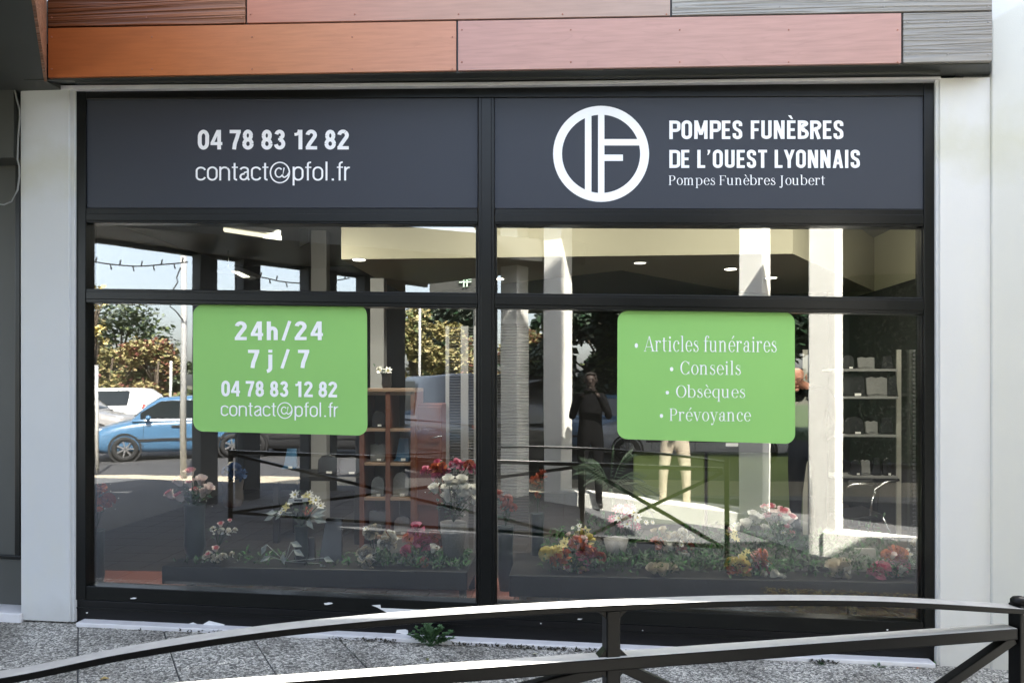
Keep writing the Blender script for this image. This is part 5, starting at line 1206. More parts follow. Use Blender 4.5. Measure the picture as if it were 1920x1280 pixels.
# palm
pl = thing('palm_plant', 'green palm with arching fronds before the desk', 'plant', (P(1160, 960, 1.6).x, 1.6, FLOOR)); yP = 1.6
bm = bmesh.new(); lathe(bm, (P(1160, 960, yP).x, yP, FLOOR), [(.10, 0), (.14, .2), (.145, .22)], 16); obj('pot', bm, MT['black'], pl)
for k, (tx, ty) in enumerate(((1080, 885), (1092, 868), (1110, 872), (1185, 850), (1205, 900), (1218, 935), (1150, 845), (1225, 965), (1100, 905), (1175, 940), (1240, 930))):
    b0 = P(1145, 915, yP); tip = P(tx, ty, yP - .1 + .05 * (k % 4)); bm = bmesh.new(); mid = b0.lerp(tip, .5) + Vector((0, 0, .07)); pts = [b0, b0.lerp(mid, .5) + Vector((0, 0, .02)), mid, mid.lerp(tip, .5) + Vector((0, 0, .01)), tip]; tube(bm, pts, .003, 4)
    for i in range(1, 16):
        t = i / 16 * 3.99; s0 = pts[int(t)].lerp(pts[int(t) + 1], t % 1); d = (tip - b0).normalized()
        for sg in (-1, 1): leaf_quad(bm, s0, d * .8 + Vector((0, sg * .5, sg * .45 - .2)), (0, -1, .4), .08, .008, 0, .1)
    obj('frond', bm, MT['leaf_dark'], pl)
bm = bmesh.new(); tube(bm, [(P(1160, 960, yP).x, yP, FLOOR + .2), P(1145, 915, yP)], .02, 8); obj('stem', bm, MT['leaf_dark'], pl)
# ------------------------------------------------------------------ what stands in front of the shop (seen mirrored in the panes)
# arcade with pale columns, its roof and low kerb
n2 = Vector((-.56, .83, 0)); t2 = Vector((.83, .56, 0)); cang = math.atan2(.56, .83)
ZR = 3.85
for px, yr, lb, wid in ((965, -6.2, 'pale square column leftmost of the four sunlit ones', .30), (1046, -5.75, 'pale square column second of the four sunlit ones', .29), (1415, -4.05, 'pale square column between the two right hand railing panels', .27), (1548, -3.0, 'pale square column rightmost of the four sunlit ones', .26)):
    p = M(px, 720, yr); t = thing('arcade_column', lb, 'column', (p.x, yr, zg(p.x) - .02), 0, 'pale arcade columns')
    bm = bmesh.new(); obox(bm, (p.x, yr, (zg(p.x) - .05 + ZR) / 2), wid, wid * .92, ZR - zg(p.x) + .04, cang); obj('shaft', bm, MT['column'], t, bevel=.012)
c2, c3, c4 = M(1046, 720, -5.75), M(1415, 720, -4.05), M(1548, 720, -3.0)
kb = thing('kerb_wall', 'low pale kerb wall running between the sunlit columns', 'kerb', (c3.x, c3.y, -.1))
for a, b in ((c2, c3), (c3, c4), (c4, c4 + Vector((1.6, .9, 0)))):
    bm = bmesh.new(); bar(bm, Vector((a.x, a.y, .0)), Vector((b.x, b.y, -.02)), .30, .34); obj('kerb_block', bm, MT['column'], kb, bevel=.01)
rp = thing('arcade_roof', 'flat arcade roof over the pale columns', 'canopy', (2, -7, ZR))
bm = bmesh.new(); s0 = Vector((c2.x, c2.y, 0)) + n2 * .28
pl = [s0 - t2 * 1.3, s0 + t2 * 9.5, Vector((12, -20, 0)), Vector((s0.x - 1.1, -20, 0))]
hexa(bm, [(p.x, p.y, ZR) for p in pl], [(p.x, p.y, ZR + .3) for p in pl]); obj('roof_slab', bm, mat('roof_underside', (.20, .20, .18), .8), rp)
# dark arcade on the left
beam = lambda px: 445 + (px - 160) * (532 - 445) / (795 - 160)
def dark_arcade():
    t = thing('left_arcade', 'dark arcade beam and soffit edging the sky on the left', 'canopy', (-4, -5, 3.3))
    A, B = M(60, beam(60), -3.1), M(800, beam(800), -7.7); zb = 3.25
    def at(px):                                    # where the beam line of height zb runs
        r = ray(px, beam(px)); k = (zb - EYE) / r.z; q = CAM + r * k; return Vector((q.x, -q.y, zb))
    a, b = at(20), at(800); d = (b - a).normalized(); n = Vector((-d.y, d.x, 0)); n = n if n.y > 0 else -n
    bm = bmesh.new(); hexa(bm, [a, b, b + n * 3.2, a + n * .6], [p + Vector((0, 0, .3)) for p in (a, b, b + n * 3.2, a + n * .6)]); obj('roof_slab', bm, MT['soffit'], t)
    bm = bmesh.new(); bar(bm, a + Vector((0, 0, -.02)), b + Vector((0, 0, -.02)), .06, .06); obj('edge_strip', bm, mat('edge_strip', (.2, .21, .22), .5), t)
    for i, (x0, x1) in enumerate(((350, 388), (430, 467), (550, 612), (652, 742))):
        p0, p1 = at(x0), at(x1); c_ = (p0 + p1) / 2 + n * .2; w = (p1 - p0).length * .85
        bm = bmesh.new(); obox(bm, (c_.x, c_.y, zb / 2 - .15), w, .22, zb + .2, math.atan2(d.y, d.x)); obj('pillar', bm, MT['shadecol'], t, bevel=.01)
    return at
at_beam = dark_arcade()
# ---- road edge strips
sheet('sunlit_walk', [(-40, -9.4, -.160), (40, -9.4, -.160), (40, -7.0, -.160), (-40, -7.0, -.160)], MT['sand'])
bm = bmesh.new(); box(bm, -60, 60, -7.0, -6.62, -.25, -.08); tag(obj('pavement_kerb', bm, mat('kerb_stone', (.3, .3, .29), .8), bevel=.01), kind='structure')
sheet('verge', [(-120, -60, -.150), (120, -60, -.150), (120, -19.5, -.150), (-120, -19.5, -.150)], mat('verge_grass', (.06, .09, .03), .9, var=.4, scale=2))
GRS = random.Random(5); bm = bmesh.new()
for k in range(5000):
    x, y = GRS.uniform(-16, 12), -19.6 - abs(GRS.gauss(0, 1.6)); leaf_quad(bm, (x, y, -.15), (GRS.uniform(-.5, .5), GRS.uniform(-.5, .5), 1), (0, 1, 0), GRS.uniform(.1, .3), .03)
tag(obj('grass', bm, MT['leaf']), kind='stuff')
# ---- cars
GLS = mat('car_glass', (.012, .016, .018), .06, spec=.8, var=.1)
def loft(bm, secs, mi=0, close=True):
    rings = [[bm.verts.new(p) for p in s] for s in secs]
    for a, b in zip(rings, rings[1:]):
        for j in range(len(a) - 1):
            f = bm.faces.new((a[j], a[j + 1], b[j + 1], b[j])); f.smooth = True; f.material_index = mi
    if close:
        for rg in (rings[0], rings[-1]):
            f = bm.faces.new(rg); f.material_index = mi
def car(name, label, loc, rz, col_, L=3.6, Wd=1.64, H=1.46, cab=(.85, 1.45, 2.75, 3.5), belt=.92, nose=.70, van=False, cat='car', rough=.25):
    t = thing(name, label, cat, loc, rz)
    paint = mat(name + '_paint', col_, rough, var=.03, coat=.6); hw = Wd / 2
    st = [(0, .80, .30, nose - .12), (.06, .92, .22, nose - .02), (.22, .98, .19, nose + .04), (cab[0] * .75, 1.0, .19, belt - .06), (cab[0] + .1, 1.0, .19, belt), (L * .5, 1.0, .19, belt + .02), (L * .8, 1.0, .19, belt + .05), (L - .15, .97, .21, belt + .05), (L - .03, .92, .26, belt - .02), (L, .84, .34, belt - .12)]
    secs = []
    for x, w, zb, zt in st:
        w *= hw; s = [(w * .86, zb), (w * .97, zb + .06), (w, zb + (zt - zb) * .5), (w * .985, zt - .14), (w * .94, zt - .03), (w * .8, zt), (w * .4, zt + .025)]
        secs.append([(x, y, z) for y, z in s] + [(x, 0, zt + .03)] + [(x, -y, z) for y, z in s[::-1]] + [(x, -w * .86, zb)])
    bm = bmesh.new(); loft(bm, secs); o = obj('body', bm, paint, t, world=False); m_ = o.modifiers.new('s', 'SUBSURF'); m_.levels = m_.render_levels = 1
    x0, x1, x2, x3 = cab; tw = hw * (.74 if not van else .86); bw = hw * .95; zb = belt - .02; rk = .0
    cs = lambda x, w0, w1, zt: [(x, w0, zb), (x, w0 * .97, zb + .04), (x, w1, zt - .09), (x, w1 * .93, zt - .02), (x, w1 * .6, zt), (x, -w1 * .6, zt), (x, -w1 * .93, zt - .02), (x, -w1, zt - .09), (x, -w0 * .97, zb + .04), (x, -w0, zb)]
    f_ = lambda k: zb + (H - zb) * k
    secs = [cs(x0, bw, bw * .96, f_(.08)), cs(x0 + (x1 - x0) * .5, bw, bw * .88, f_(.62)), cs(x1, bw, tw, f_(.97)), cs((x1 + x2) / 2, bw, tw, H), cs(x2, bw, tw, f_(.96)), cs(x2 + (x3 - x2) * .6, bw, bw * .84, f_(.66)), cs(x3, bw * .96, bw * .9, f_(.1))]
    bm = bmesh.new(); loft(bm, secs); obj('roof', bm, paint, t, world=False, smooth=True)
    off = .012
    for sg in (-1, 1):
        for a, b in (((x0 + .16, x1 + .42), (x1 + .50, x2 - .02)) if not van else ((x0 + .1, x1 + .6),)):
            def pt(x, k):
                kk = min(1, max(0, (x - x0) / (x1 - x0))) if x < x1 else (1 if x < x2 else max(0, 1 - (x - x2) / (x3 - x2)))
                top = .16 + .68 * kk; v = .10 + (top - .10) * k; z = f_(v); y = bw * .975 + (tw - bw * .975) * v / 1.0
                return (x, sg * (y + off), z)
            xsn = [a + (b - a) * i / 6 for i in range(7)]; bm = bmesh.new()
            for u, v in zip(xsn, xsn[1:]):
                bm.faces.new([bm.verts.new(q) for q in (pt(u, 0), pt(v, 0), pt(v, 1), pt(u, 1))])
            obj('side_window', bm, GLS, t, world=False)
        bm = bmesh.new(); box(bm, x0 + .1, L * .78, sg * hw * 1.0 - .012, sg * hw * 1.0 + .012, .46, .51); obj('rubbing_strip', bm, MT['rubber'], t, world=False)
        bm = bmesh.new(); ball(bm, (x0 + .32, sg * (hw + .07), belt + .06), .09, (.7, .8, .7), 2); obj('wing_mirror', bm, paint, t, world=False)
        bm = bmesh.new(); ball(bm, (.24, sg * hw * .66, nose - .02), .16, (.9, .85, .42), 2); obj('headlight', bm, mat('headlight', (.75, .78, .8), .12, var=.1, spec=.8), t, world=False)
        bm = bmesh.new(); ball(bm, (L - .1, sg * hw * .8, belt - .06), .12, (.6, .8, 1.2), 2); obj('tail_light', bm, mat('tail_light', (.35, .02, .015), .2), t, world=False)
        bm = bmesh.new(); ball(bm, (.06, sg * hw * .62, .40), .11, (.5, 1.1, .8), 2); obj('fog_light_recess', bm, MT['rubber'], t, world=False)
        for x in (.70, L - .62):
            y = sg * (hw - .08)
            w = bpy.data.objects.new('wheel', None); w.location = (x, y, .29); w.empty_display_size = .05; link(w, t)
            bm = bmesh.new(); n = 22
            for (r, d0, d1, mm) in ((.335, -.02, .092, 0),):
                pass
            prof = [(.17, -.085), (.27, -.085), (.29, -.05), (.29, .05), (.27, .092), (.19, .092), (.17, .06)]
            rings = [[bm.verts.new((r * math.cos(2 * math.pi * j / n), sg * d, r * math.sin(2 * math.pi * j / n))) for j in range(n)] for r, d in prof]
            for a, b in zip(rings, rings[1:] + rings[:1]):
                for j in range(n): f = bm.faces.new((a[j], a[(j + 1) % n], b[(j + 1) % n], b[j])); f.smooth = True
            obj('tyre', bm, MT['rubber'], w, world=False)
            bm = bmesh.new()
            for k in range(7):
                a = 2 * math.pi * k / 7; obox(bm, (.10 * math.cos(a), sg * .075, .10 * math.sin(a)), .18, .015, .034, 0, 0, Matrix.Rotation(-a, 4, 'Y'))
            bm2 = bmesh.new(); obj('rim', bm, mat('alloy_rim', (.42, .42, .43), .3, metal=.8, var=.05), w, world=False); bm2.free()
            # arch lip: dark well disc set in the flank
            bm = bmesh.new(); rings = [[bm.verts.new((x + r * math.cos(2 * math.pi * j / n), sg * (hw * d), .29 + r * math.sin(2 * math.pi * j / n))) for j in range(n)] for r, d in ((.355, .88), (.355, 1.006), (.312, 1.006), (.312, .90))]
            for a, b in zip(rings, rings[1:]):
                for j in range(n): bm.faces.new((a[j], a[(j + 1) % n], b[(j + 1) % n], b[j]))
            bm.faces.new(rings[3]); obj('wheel_arch', bm, MT['rubber'], t, world=False)
    for sg in (-1, 1):
        for x in (x0 + .22, x1 + .47, x2 + .05):
            bm = bmesh.new(); box(bm, x, x + .009, sg * hw * 1.0 - .004, sg * hw * 1.0 + .003, .30, belt - .05); obj('door_seam', bm, MT['rubber'], t, world=False)
        bm = bmesh.new(); box(bm, x1 + .22, x1 + .40, sg * hw - .01, sg * hw + .014, belt - .16, belt - .12); obj('door_handle', bm, MT['rubber'], t, world=False)
    # windscreen and rear window
    for (xa, xb, za, zb2, nm) in ((x0 + .05, x1 - .03, .12, .86, 'windscreen'), (x3 - .06, x2 + .05, .14, .84, 'rear_window')):
        bm = bmesh.new(); rows = []
        for i in range(5):
            k = i / 4; kx = xa + (xb - xa) * k; v = za + (zb2 - za) * k; y = (bw * .88 + (tw * .80 - bw * .88) * v); sgn = -1 if nm == 'windscreen' else 1
            rows.append([bm.verts.new((kx + sgn * (.03 - .05 * abs(j)), y * j, f_(v) + .03)) for j in (-1, -.5, 0, .5, 1)])
        for a, b in zip(rows, rows[1:]):
            for j in range(4): f = bm.faces.new((a[j], a[j + 1], b[j + 1], b[j])); f.smooth = True
        obj(nm, bm, GLS, t, world=False)
    bm = bmesh.new(); box(bm, -.015, .10, -hw * .42, hw * .42, .30, .52); obj('grille', bm, MT['rubber'], t, world=False, bevel=.03)
    bm = bmesh.new(); box(bm, -.022, .02, -.26, .26, .40, .50); obj('number_plate', bm, MT['white_sill'], t, world=False)
    return t
def place(px, y, dpx=0): p = M(px, 720, y); return (p.x, y, -.165)
car('hatchback', 'small sky blue hatchback parked across the road on the left', place(172, -12.2), math.radians(-30), (.065, .155, .27))
car('estate_car', 'silver grey car parked behind the blue hatchback', place(255, -17.0), math.radians(172), (.30, .29, .28), 4.3, 1.75, 1.5, (1.0, 1.7, 3.4, 4.2), .98, .8)
car('white_estate', 'white car standing behind the grey car', place(70, -21), math.radians(3), (.75, .75, .73), 4.6, 1.8, 1.62, (1.0, 1.6, 4.0, 4.5), 1.0, .85)
car('dark_car', 'dark blue car parked right of the shelf unit', place(700, -14.5), math.radians(8), (.03, .045, .07), 4.1, 1.72, 1.5, (1.0, 1.7, 3.2, 4.0), .95, .78)
car('black_van', 'black van parked left of the mullion', place(775, -12.8), math.radians(55), (.02, .021, .022), 4.6, 1.85, 1.95, (.8, 1.4, 4.4, 4.59), 1.05, .9, True, 'van')
car('pale_blue_car', 'pale blue car between the two left sunlit columns', place(985, -15.5), math.radians(18), (.16, .27, .40), 3.9, 1.7, 1.5, (.95, 1.6, 3.0, 3.8), .95, .78)
car('white_car', 'white car glimpsed beside the photographer', place(1120, -13.5), math.radians(4), (.72, .73, .74), 4.2, 1.75, 1.5, (1.0, 1.7, 3.2, 4.1), .95, .78)
car('charcoal_car', 'charcoal car parked beyond the display table', place(455, -14.2), math.radians(2), (.035, .036, .038), 4.2, 1.75, 1.46, (1.0, 1.7, 3.2, 4.1), .94, .78)
gb = thing('green_container', 'bright green box trailer beyond the shelf unit', 'trailer', place(757, -19.5)); a, b = M(735, 728, -19.5), M(778, 772, -19.5); bm = bmesh.new(); box(bm, a.x, b.x, -21.5, -19.5, b.z, a.z); obj('side', bm, mat('trailer_green', (.16, .42, .06), .5), gb)
bm = bmesh.new(); box(bm, a.x - .03, b.x + .05, -21.55, -19.46, a.z + .005, a.z + .09); obj('top_rim', bm, MT['white_sill'], gb)
bm = bmesh.new(); box(bm, a.x + .05, b.x - .05, -21.4, -19.6, -.16, b.z - .005); obj('chassis', bm, MT['rubber'], gb)
# ---- people
def skin_mesh(verts, edges, root=0, sub=2):
    me = bpy.data.meshes.new('figure'); me.from_pydata([v[0] for v in verts], edges, [])
    o = bpy.data.objects.new('figure', me); COL.objects.link(o)
    o.modifiers.new('skin', 'SKIN'); s = o.modifiers.new('sub', 'SUBSURF'); s.levels = s.render_levels = sub
    sv = me.skin_vertices[0].data
    for i, v in enumerate(verts): r = v[1]; sv[i].radius = r if isinstance(r, tuple) else (r, r); sv[i].use_root = (i == root)
    dg = bpy.context.evaluated_depsgraph_get(); ev = o.evaluated_get(dg); out = bpy.data.meshes.new_from_object(ev)
    bpy.data.objects.remove(o); bpy.data.meshes.remove(me); return out
def person(label, loc, rz, elbows, wrists, hands, mats, lean=0, headoff=(0, 0, 0), headtilt=0, scale=1.0, stance=.10, hair=None, glasses=False):
    """mats: skin, jacket, trousers, shoes; arms given in the figure's own frame, facing +y"""
    V = Vector; ly = lambda z: lean * max(0, z - .95)
    ho = V(headoff); js = []
    def j(p, r, par=None):
        js.append((p, r, par)); return len(js) - 1
    pel = j((0, 0, .97), (.155, .11)); wa = j((0, ly(1.12), 1.12), (.145, .105), pel); chs = j((0, ly(1.3), 1.30), (.175, .12), wa)
    nk = j((0, ly(1.46) - .01, 1.46), (.075, .07), chs); nk2 = j(tuple(V((0, ly(1.5), 1.52)) + ho * .5), .056, nk)
    hc = V((0, ly(1.6) + .02, 1.63)) + ho
    h1 = j(tuple(hc + V((0, .018, -.065))), (.058, .066), nk2); h2 = j(tuple(hc + V((0, .008, .01))), (.074, .092), h1); h3 = j(tuple(hc + V((0, -.005, .075))), (.062, .076), h2)
    for s, sg in ((0, -1), (1, 1)):
        sh = j((sg * .165, ly(1.42), 1.415), (.07, .07), chs); el = j(elbows[s], .047, sh); wr = j(wrists[s], .031, el)
        hd = V(hands[s]); w_ = V(wrists[s]); d = (hd - w_).normalized(); j(tuple(w_ + d * .05), (.040, .022), wr)
        hp = j((sg * .092, -.005, .90), (.098, .10), pel); kn = j((sg * (stance + .004), .025, .50), .062, hp); ak = j((sg * (stance + .012), -.012, .095), .043, kn)
        j((sg * (stance + .03), .145, .045), (.042, .030), ak)
    me = skin_mesh([(p, r) for p, r, _ in js], [(i, pr) for i, (_, _, pr) in enumerate(js) if pr is not None])
    bm = bmesh.new(); bm.from_mesh(me); bpy.data.meshes.remove(me)
    for f in bm.faces:
        c_ = f.calc_center_median(); f.smooth = True; k = 1
        hdist = (c_ - hc).length
        if hdist < .145 and c_.z > 1.5 + ho.z * .7: k = 0
        elif any((c_ - (V(wrists[s]) + (V(hands[s]) - V(wrists[s])).normalized() * .06)).length < .062 for s in (0, 1)): k = 0
        elif c_.z < .085: k = 3
        elif c_.z < .95 and abs(c_.x) < .22: k = 2
        f.material_index = k
    # fingers, nose and ears belong to the same mesh
    for s, sg in ((0, -1), (1, 1)):
        w_, hd = V(wrists[s]), V(hands[s]); d = (hd - w_).normalized(); side = d.cross(V((0, 0, 1)) if abs(d.z) < .9 else V((0, 1, 0))).normalized(); nrm = side.cross(d).normalized()
        for q, (o_, L_) in enumerate(((-.028, .070), (-.010, .080), (.009, .075), (.027, .058))):
            b0 = w_ + d * .075 + side * o_; fm = skin_mesh([(tuple(b0), .0095), (tuple(b0 + d * L_ * .5 - nrm * .006), .0088), (tuple(b0 + d * L_ * .8 - nrm * .028), .0078), (tuple(b0 + d * L_ * .85 - nrm * .045), .0065)], [(0, 1), (1, 2), (2, 3)], 0, 1)
            n0 = len(bm.faces); bm.from_mesh(fm); bpy.data.meshes.remove(fm)
            bm.faces.ensure_lookup_table()
            for f in bm.faces[n0:]: f.material_index = 0; f.smooth = True
        b0 = w_ + d * .03 - side * .028 * sg; fm = skin_mesh([(tuple(b0), .012), (tuple(b0 + d * .03 - side * .022 * sg - nrm * .01), .0105), (tuple(b0 + d * .058 - side * .026 * sg - nrm * .02), .008)], [(0, 1), (1, 2)], 0, 1)
        n0 = len(bm.faces); bm.from_mesh(fm); bpy.data.meshes.remove(fm); bm.faces.ensure_lookup_table()
        for f in bm.faces[n0:]: f.material_index = 0; f.smooth = True
    ht = Matrix.Translation(hc) @ Matrix.Rotation(headtilt, 4, 'X')
    fb = bmesh.new()
    ball(fb, (0, .105, -.012), .016, (.8, 1.1, 1.5), 2); ball(fb, (0, .088, -.055), .02, (1.3, .5, .35), 2); ball(fb, (0, .078, -.095), .026, (1, .9, .8), 2)
    for sg in (-1, 1):
        ball(fb, (sg * .082, .0, -.008), .026, (.35, .75, 1.15), 2); ball(fb, (sg * .03, .088, .012), .011, (1, .5, .6), 2); ball(fb, (sg * .031, .088, .03), .02, (1.1, .4, .3), 2)
    fb.transform(ht); fm = bpy.data.meshes.new('face'); fb.to_mesh(fm); fb.free(); n0 = len(bm.faces); bm.from_mesh(fm); bpy.data.meshes.remove(fm); bm.faces.ensure_lookup_table()
    for f in bm.faces[n0:]: f.material_index = 0; f.smooth = True
    t = thing('person', label, 'person', loc, rz); t.scale = (scale,) * 3
    obj('body', bm, mats, t, world=False)
    if hair:
        hb = bmesh.new(); ball(hb, (0, -.014, .022), .1, (.84, 1.0, .95), 3)
        for v in list(hb.verts):
            if v.co.y > .055 - max(0, v.co.z - .05) * .2 and v.co.z < .075 or v.co.z < -.05: hb.verts.remove(v)
        hb.transform(ht); obj('hair', hb, hair, t, world=False)
    if glasses:
        gbm = bmesh.new()
        for sg in (-1, 1):
            tube(gbm, [V((sg * (.032 + .022 * math.cos(a)), .104, .012 + .017 * math.sin(a))) for a in (2 * math.pi * k / 12 for k in range(13))], .002, 5); tube(gbm, [V((sg * .054, .102, .016)), V((sg * .082, .05, .016)), V((sg * .086, -.01, .014))], .002, 5)
        tube(gbm, [V((-.01, .106, .014)), V((.01, .106, .014))], .002, 5); gbm.transform(ht); obj('glasses', gbm, MT['black'], t, world=False)
    return t
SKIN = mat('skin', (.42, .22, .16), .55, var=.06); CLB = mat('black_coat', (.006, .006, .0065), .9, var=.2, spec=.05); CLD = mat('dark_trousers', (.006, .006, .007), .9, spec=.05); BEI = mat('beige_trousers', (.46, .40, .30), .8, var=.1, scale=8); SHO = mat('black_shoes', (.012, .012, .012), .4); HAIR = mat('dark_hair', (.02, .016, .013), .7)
pp = M(1107, 720, -5.12)
tel = thing('smartphone', 'phone held up by the dark figure mirrored beside the second column', 'phone', (pp.x - .02, pp.y + .335, zg(pp.x) + 1.50)); bm = bmesh.new(); obox(bm, (pp.x - .02, pp.y + .335, zg(pp.x) + 1.50), .15, .009, .075); obj('phone_body', bm, MT['black'], tel, bevel=.003)
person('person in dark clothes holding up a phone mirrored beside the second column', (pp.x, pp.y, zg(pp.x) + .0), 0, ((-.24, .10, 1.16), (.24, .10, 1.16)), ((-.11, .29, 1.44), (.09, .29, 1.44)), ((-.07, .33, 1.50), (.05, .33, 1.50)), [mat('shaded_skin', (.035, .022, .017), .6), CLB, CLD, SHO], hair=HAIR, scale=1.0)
pq = M(1265, 720, -4.75)
person('person in pale beige trousers mirrored below the bulleted green sticker', (pq.x, pq.y, zg(pq.x)), math.radians(8), ((-.25, .0, 1.16), (.25, .0, 1.16)), ((-.16, .20, 1.12), (.16, .20, 1.14)), ((-.09, .25, 1.15), (.09, .25, 1.17)), [SKIN, CLB, BEI, SHO], hair=HAIR, stance=.135)
pm = P(1522, 720, 2.05)
person('bald man in dark suit and glasses right of the bulleted green sticker', (pm.x, 2.15, FLOOR), math.radians(158), ((-.26, -.06, 1.14), (.26, -.06, 1.14)), ((-.09, -.20, .98), (.09, -.20, 1.0)), ((-.02, -.22, .96), (.02, -.23, .98)), [mat('ruddy_skin', (.55, .26, .18), .5, var=.06), CLB, CLD, SHO], lean=.05, headoff=(.085, .09, -.05), headtilt=-.45, glasses=True, scale=.96)
# ---- trees
AUT = [mat('amber_leaf', (.30, .245, .10), .7, var=.3, scale=3), mat('olive_leaf', (.19, .18, .065), .7, var=.3, scale=3), mat('gold_leaf', (.40, .34, .16), .7, var=.3, scale=3), mat('russet_leaf', (.17, .06, .04), .7, var=.3, scale=3), mat('mid_leaf', (.11, .14, .05), .7, var=.3, scale=3)]
EVG = [MT['leaf_dark'], mat('fir_leaf', (.03, .05, .03), .7, var=.3, scale=3), mat('grey_fir_leaf', (.10, .12, .09), .7, var=.3, scale=3)]
BARK = mat('bark', (.09, .07, .05), .9, var=.3, scale=8)
def tree(label, px, top_py, wid_px, y, mats, n, seed, low=.15, leaf=.17, name='autumn_tree'):
    r = random.Random(seed); p = M(px, 720, y); zt = M(px, top_py, y).z; H = zt + .16; Rw = wid_px / FPX * (DIST - y) / 2
    t = thing(name, label, 'tree', (p.x, y, -.16)); B = Vector((p.x, y, -.16))
    bm = bmesh.new(); tube(bm, [B, B + Vector((r.uniform(-.1, .1), 0, H * .35)), B + Vector((r.uniform(-.2, .2), 0, H * .8))], H * .022 + .05, 8, r2=.03)
    cl = []
    for k in range(16):
        a = r.uniform(0, 6.28); h = H * r.uniform(low + .12, .93); w = Rw * math.sqrt(max(.05, 1 - ((h / H - .45) / .58) ** 2)) * r.uniform(.35, .95)
        q = B + Vector((math.cos(a) * w, math.sin(a) * w * .8, h)); b0 = B + Vector((0, 0, H * .3 + (h - H * .3) * .35)); tube(bm, [b0, b0.lerp(q, .5) + Vector((0, 0, .08 * H)), q], .045, 5, r2=.012); cl.append((q, Rw * r.uniform(.28, .5)))
    obj('trunk', bm, BARK, t); bm = bmesh.new()
    for k in range(int(n * 1.6)):
        c_, s = r.choice(cl); v = Vector((r.gauss(0, 1), r.gauss(0, 1), r.gauss(0, .8))); v = v.normalized() * s * r.random() ** .4
        a = r.uniform(0, 6.28); d = Vector((math.cos(a), math.sin(a), r.uniform(-.7, .5)))
        cm = int(noise.noise(Vector((c_.x * 1.3 + seed, c_.z * 1.7, c_.y))) * 3 + r.random() * 2.2 + len(mats)) % len(mats)
        q = c_ + v; l = leaf * r.uniform(.6, 1.3); s_ = d.cross(Vector((r.random() - .5, r.random() - .5, r.random()))).normalized() * l * .35
        f = bm.faces.new([bm.verts.new(x) for x in (q, q + d * l * .5 + s_, q + d * l, q + d * l * .5 - s_)]); f.material_index = cm
    obj('crown', bm, mats, t); return t
# far wood behind them
tree('broad amber tree beyond the blue hatchback', 205, 632, 170, -27, AUT, 7000, 1, .05)
tree('olive and russet tree right of the amber tree beyond the road', 290, 645, 150, -26, AUT[1:], 6000, 2, .05)
tree('tall amber tree at the left frame post', 140, 605, 130, -31, AUT, 5000, 3, .1)
tree('grey green tree beside the white lamp post', 335, 668, 70, -34, [AUT[4], EVG[2]], 3000, 4, .1)
tree('flat topped dark cedar above the amber trees', 225, 574, 190, -44, [EVG[1], EVG[2], AUT[4]], 1500, 5, .5, .32, 'cedar_tree')
tree('golden tree behind the left slatted blind', 775, 570, 130, -24, AUT[:3] + [AUT[4]], 6500, 6, .05)
tree('yellow green tree left of the mullion', 860, 585, 120, -25, AUT, 5500, 7, .05)
tree('dark evergreen above the black van', 850, 560, 150, -34, EVG, 4500, 8, .15, .35, 'evergreen_tree')
tree('red and yellow tree between the two left sunlit columns', 1000, 610, 90, -24, [AUT[2], AUT[3], AUT[0], AUT[4]], 4500, 9, .05)
tree('russet tree seen through the slatted blind', 950, 640, 70, -25, [AUT[3], AUT[0], AUT[1]], 3000, 10, .05)
tree('tall dark evergreen behind the dark figure', 1125, 490, 230, -21, EVG + [AUT[4]], 9000, 11, .05, .3, 'evergreen_tree')
tree('dark evergreen behind the bulleted green sticker', 1270, 530, 200, -23, EVG, 6000, 12, .05, .3, 'evergreen_tree')
tree('dark evergreen between the right pair of sunlit columns', 1440, 540, 180, -23, EVG, 5000, 13, .05, .3, 'evergreen_tree')
tree('dark evergreen at the far right of the panes', 1640, 535, 200, -23, EVG, 5000, 14, .05, .3, 'evergreen_tree')
tree('olive tree beyond the charcoal car', 500, 640, 180, -28, AUT[1:], 5500, 15, .05)
tree('amber tree left of the pale reflected column', 620, 620, 150, -27, AUT, 5500, 16, .05)
# slender sapling with yellow leaves close to the left post
tree('slender sapling with sparse yellow leaves near the left frame post', 172, 512, 60, -11.5, [AUT[2], FM['yellow']], 110, 21, .45, .12, 'sapling')
# ---- posts, wires, signs
LP = thing('lamp_post', 'pale lamp post on the left with a dangling dark cable', 'lamp post', M(344, 720, -9)); LPM = mat('pale_post', (.45, .45, .44), .5)
a = M(344, 452, -9); bm = bmesh.new(); tube(bm, [(a.x, -9, -.16), (a.x, -9, a.z + .4)], .055, 10); obj('pole', bm, LPM, LP)
bm = bmesh.new(); tube(bm, [M(x, y, -8.93) for x, y in ((338, 500), (330, 520), (333, 527), (322, 545), (328, 560), (318, 575), (330, 585), (338, 596), (342, 600))], .012, 6); obj('cable', bm, MT['rubber'], LP)
for px, y0, yr, lb, r_ in ((181, 684, -9.6, 'thin pale sign post before the blue hatchback', .035), (320, 676, -22, 'thin white pole among the autumn trees', .05), (788, 555, -18, 'thin grey pole left of the mullion', .04)):
    t = thing('pole', lb, 'pole', M(px, 720, yr)); a = M(px, y0, yr); bm = bmesh.new(); tube(bm, [(a.x, yr, -.16), (a.x, yr, a.z)], r_, 8); obj('shaft', bm, LPM, t)
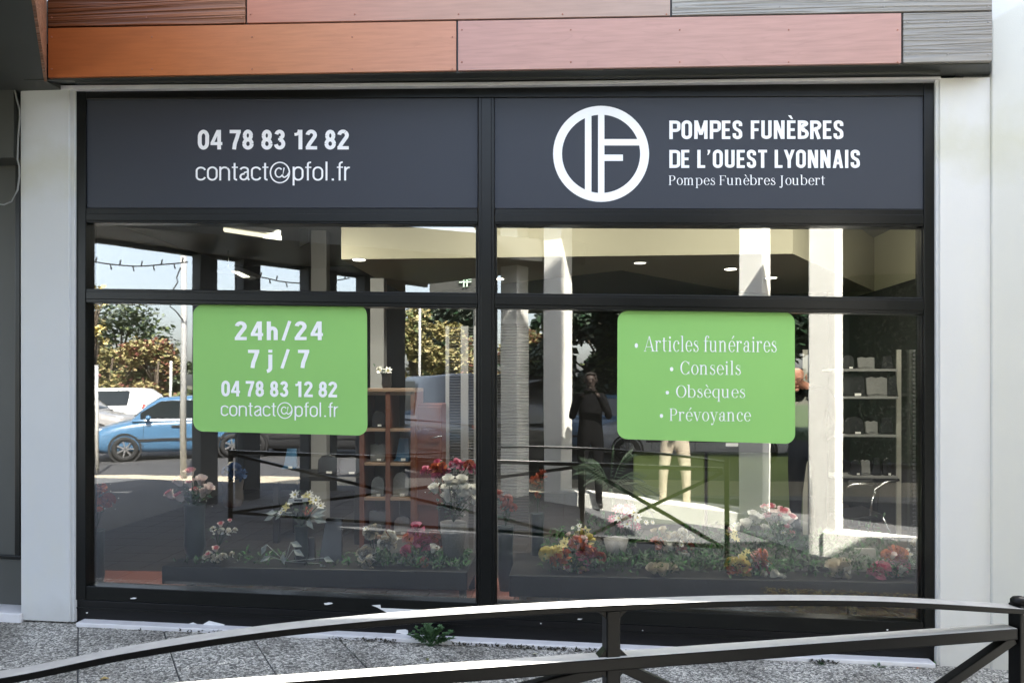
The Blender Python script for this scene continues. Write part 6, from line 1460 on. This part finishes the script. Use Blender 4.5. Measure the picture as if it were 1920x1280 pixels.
def lights_wire(label, pts, yr, n):
    t = thing('light_string', label, 'light string', M(*pts[0], yr)); w3 = smooth([M(x, y, yr) for x, y in pts], 6); bm = bmesh.new(); tube(bm, w3, .012, 5); obj('wire', bm, MT['rubber'], t); b2 = bmesh.new()
    for k in range(n):
        q = w3[int((k + .5) / n * (len(w3) - 1))]; sg = 1 if k % 2 else -1; tube(b2, [q, q + Vector((.02, 0, sg * .09))], .013, 5)
    o = obj('bulbs', b2, MT['rubber'], t); o['kind'] = 'stuff'
lights_wire('string of unlit bulbs sagging across the sky at the left', [(120, 486), (165, 490), (215, 496), (265, 498.5), (310, 495), (352, 490)], -8.2, 12)
lights_wire('string of unlit bulbs between the middle dark pillars', [(465, 515), (500, 522), (530, 528), (580, 531), (620, 527), (655, 521)], -9.2, 10)
pc_ = thing('pharmacy_cross', 'dim green outlined cross sign mirrored near the mullion', 'sign', M(870, 525, -13)); GE = emis('green_led', (.1, .9, .35), .25)
bm = bmesh.new()
for x0, x1, y0, y1 in ((860, 883, 522, 524), (860, 883, 527, 529), (868, 870, 513, 537), (874, 876, 513, 537)): 
    q0, q1 = M(x0, y1, -13), M(x1, y0, -13); box(bm, q0.x, q1.x, -13.05, -13, q0.z, q1.z)
obj('led_lines', bm, GE, pc_)
bm = bmesh.new(); q0, q1 = M(790, 575, -13.1), M(905, 500, -13.1); box(bm, q0.x, q1.x, -13.4, -13.1, -.16, q1.z); t_ = thing('dark_facade', 'dark shop front carrying the green cross sign', 'building', M(850, 720, -13.4)); 
hexa_ = obj('wall', bm, MT['soffit'], t_); bpy.data.objects.remove(hexa_)
bm = bmesh.new(); box(bm, M(806, 540, -13.1).x, M(905, 540, -13.1).x, -13.4, -13.06, M(850, 552, -13).z, M(850, 512, -13).z); obj('fascia', bm, MT['soffit'], t_)
bm = bmesh.new(); tube(bm, [(M(892, 540, -13.2).x, -13.2, -.16), (M(892, 540, -13.2).x, -13.2, M(850, 552, -13).z)], .06, 8); obj('post', bm, MT['soffit'], t_)

# added hedge, put in to darken the mirrored view on the right
hp0, hp1 = M(1585, 720, -12.5), M(1830, 720, -11.5)
hg = thing('hedge', 'added tall clipped dark hedge right of the rightmost sunlit column', 'hedge', (hp0 + hp1) / 2)
bm = bmesh.new(); bar(bm, (hp0.x, hp0.y, 2.1), (hp1.x + 3, hp1.y, 2.1), 1.1, 4.3); obj('inner_growth', bm, MT['leaf_dark'], hg)
bm = bmesh.new(); r = random.Random(77)
for k in range(9000):
    t = r.random(); q = hp0.lerp(Vector((hp1.x + 3, hp1.y, 0)), t); q = Vector((q.x, q.y + .55 + r.uniform(-.05, .18), r.uniform(-.1, 4.35) ))
    a = r.uniform(0, 6.28); leaf_quad(bm, q, (math.cos(a), r.uniform(.1, .8), math.sin(a)), (0, 1, .2), r.uniform(.07, .15), r.uniform(.03, .06), r.randrange(3))
obj('foliage', bm, EVG, hg)
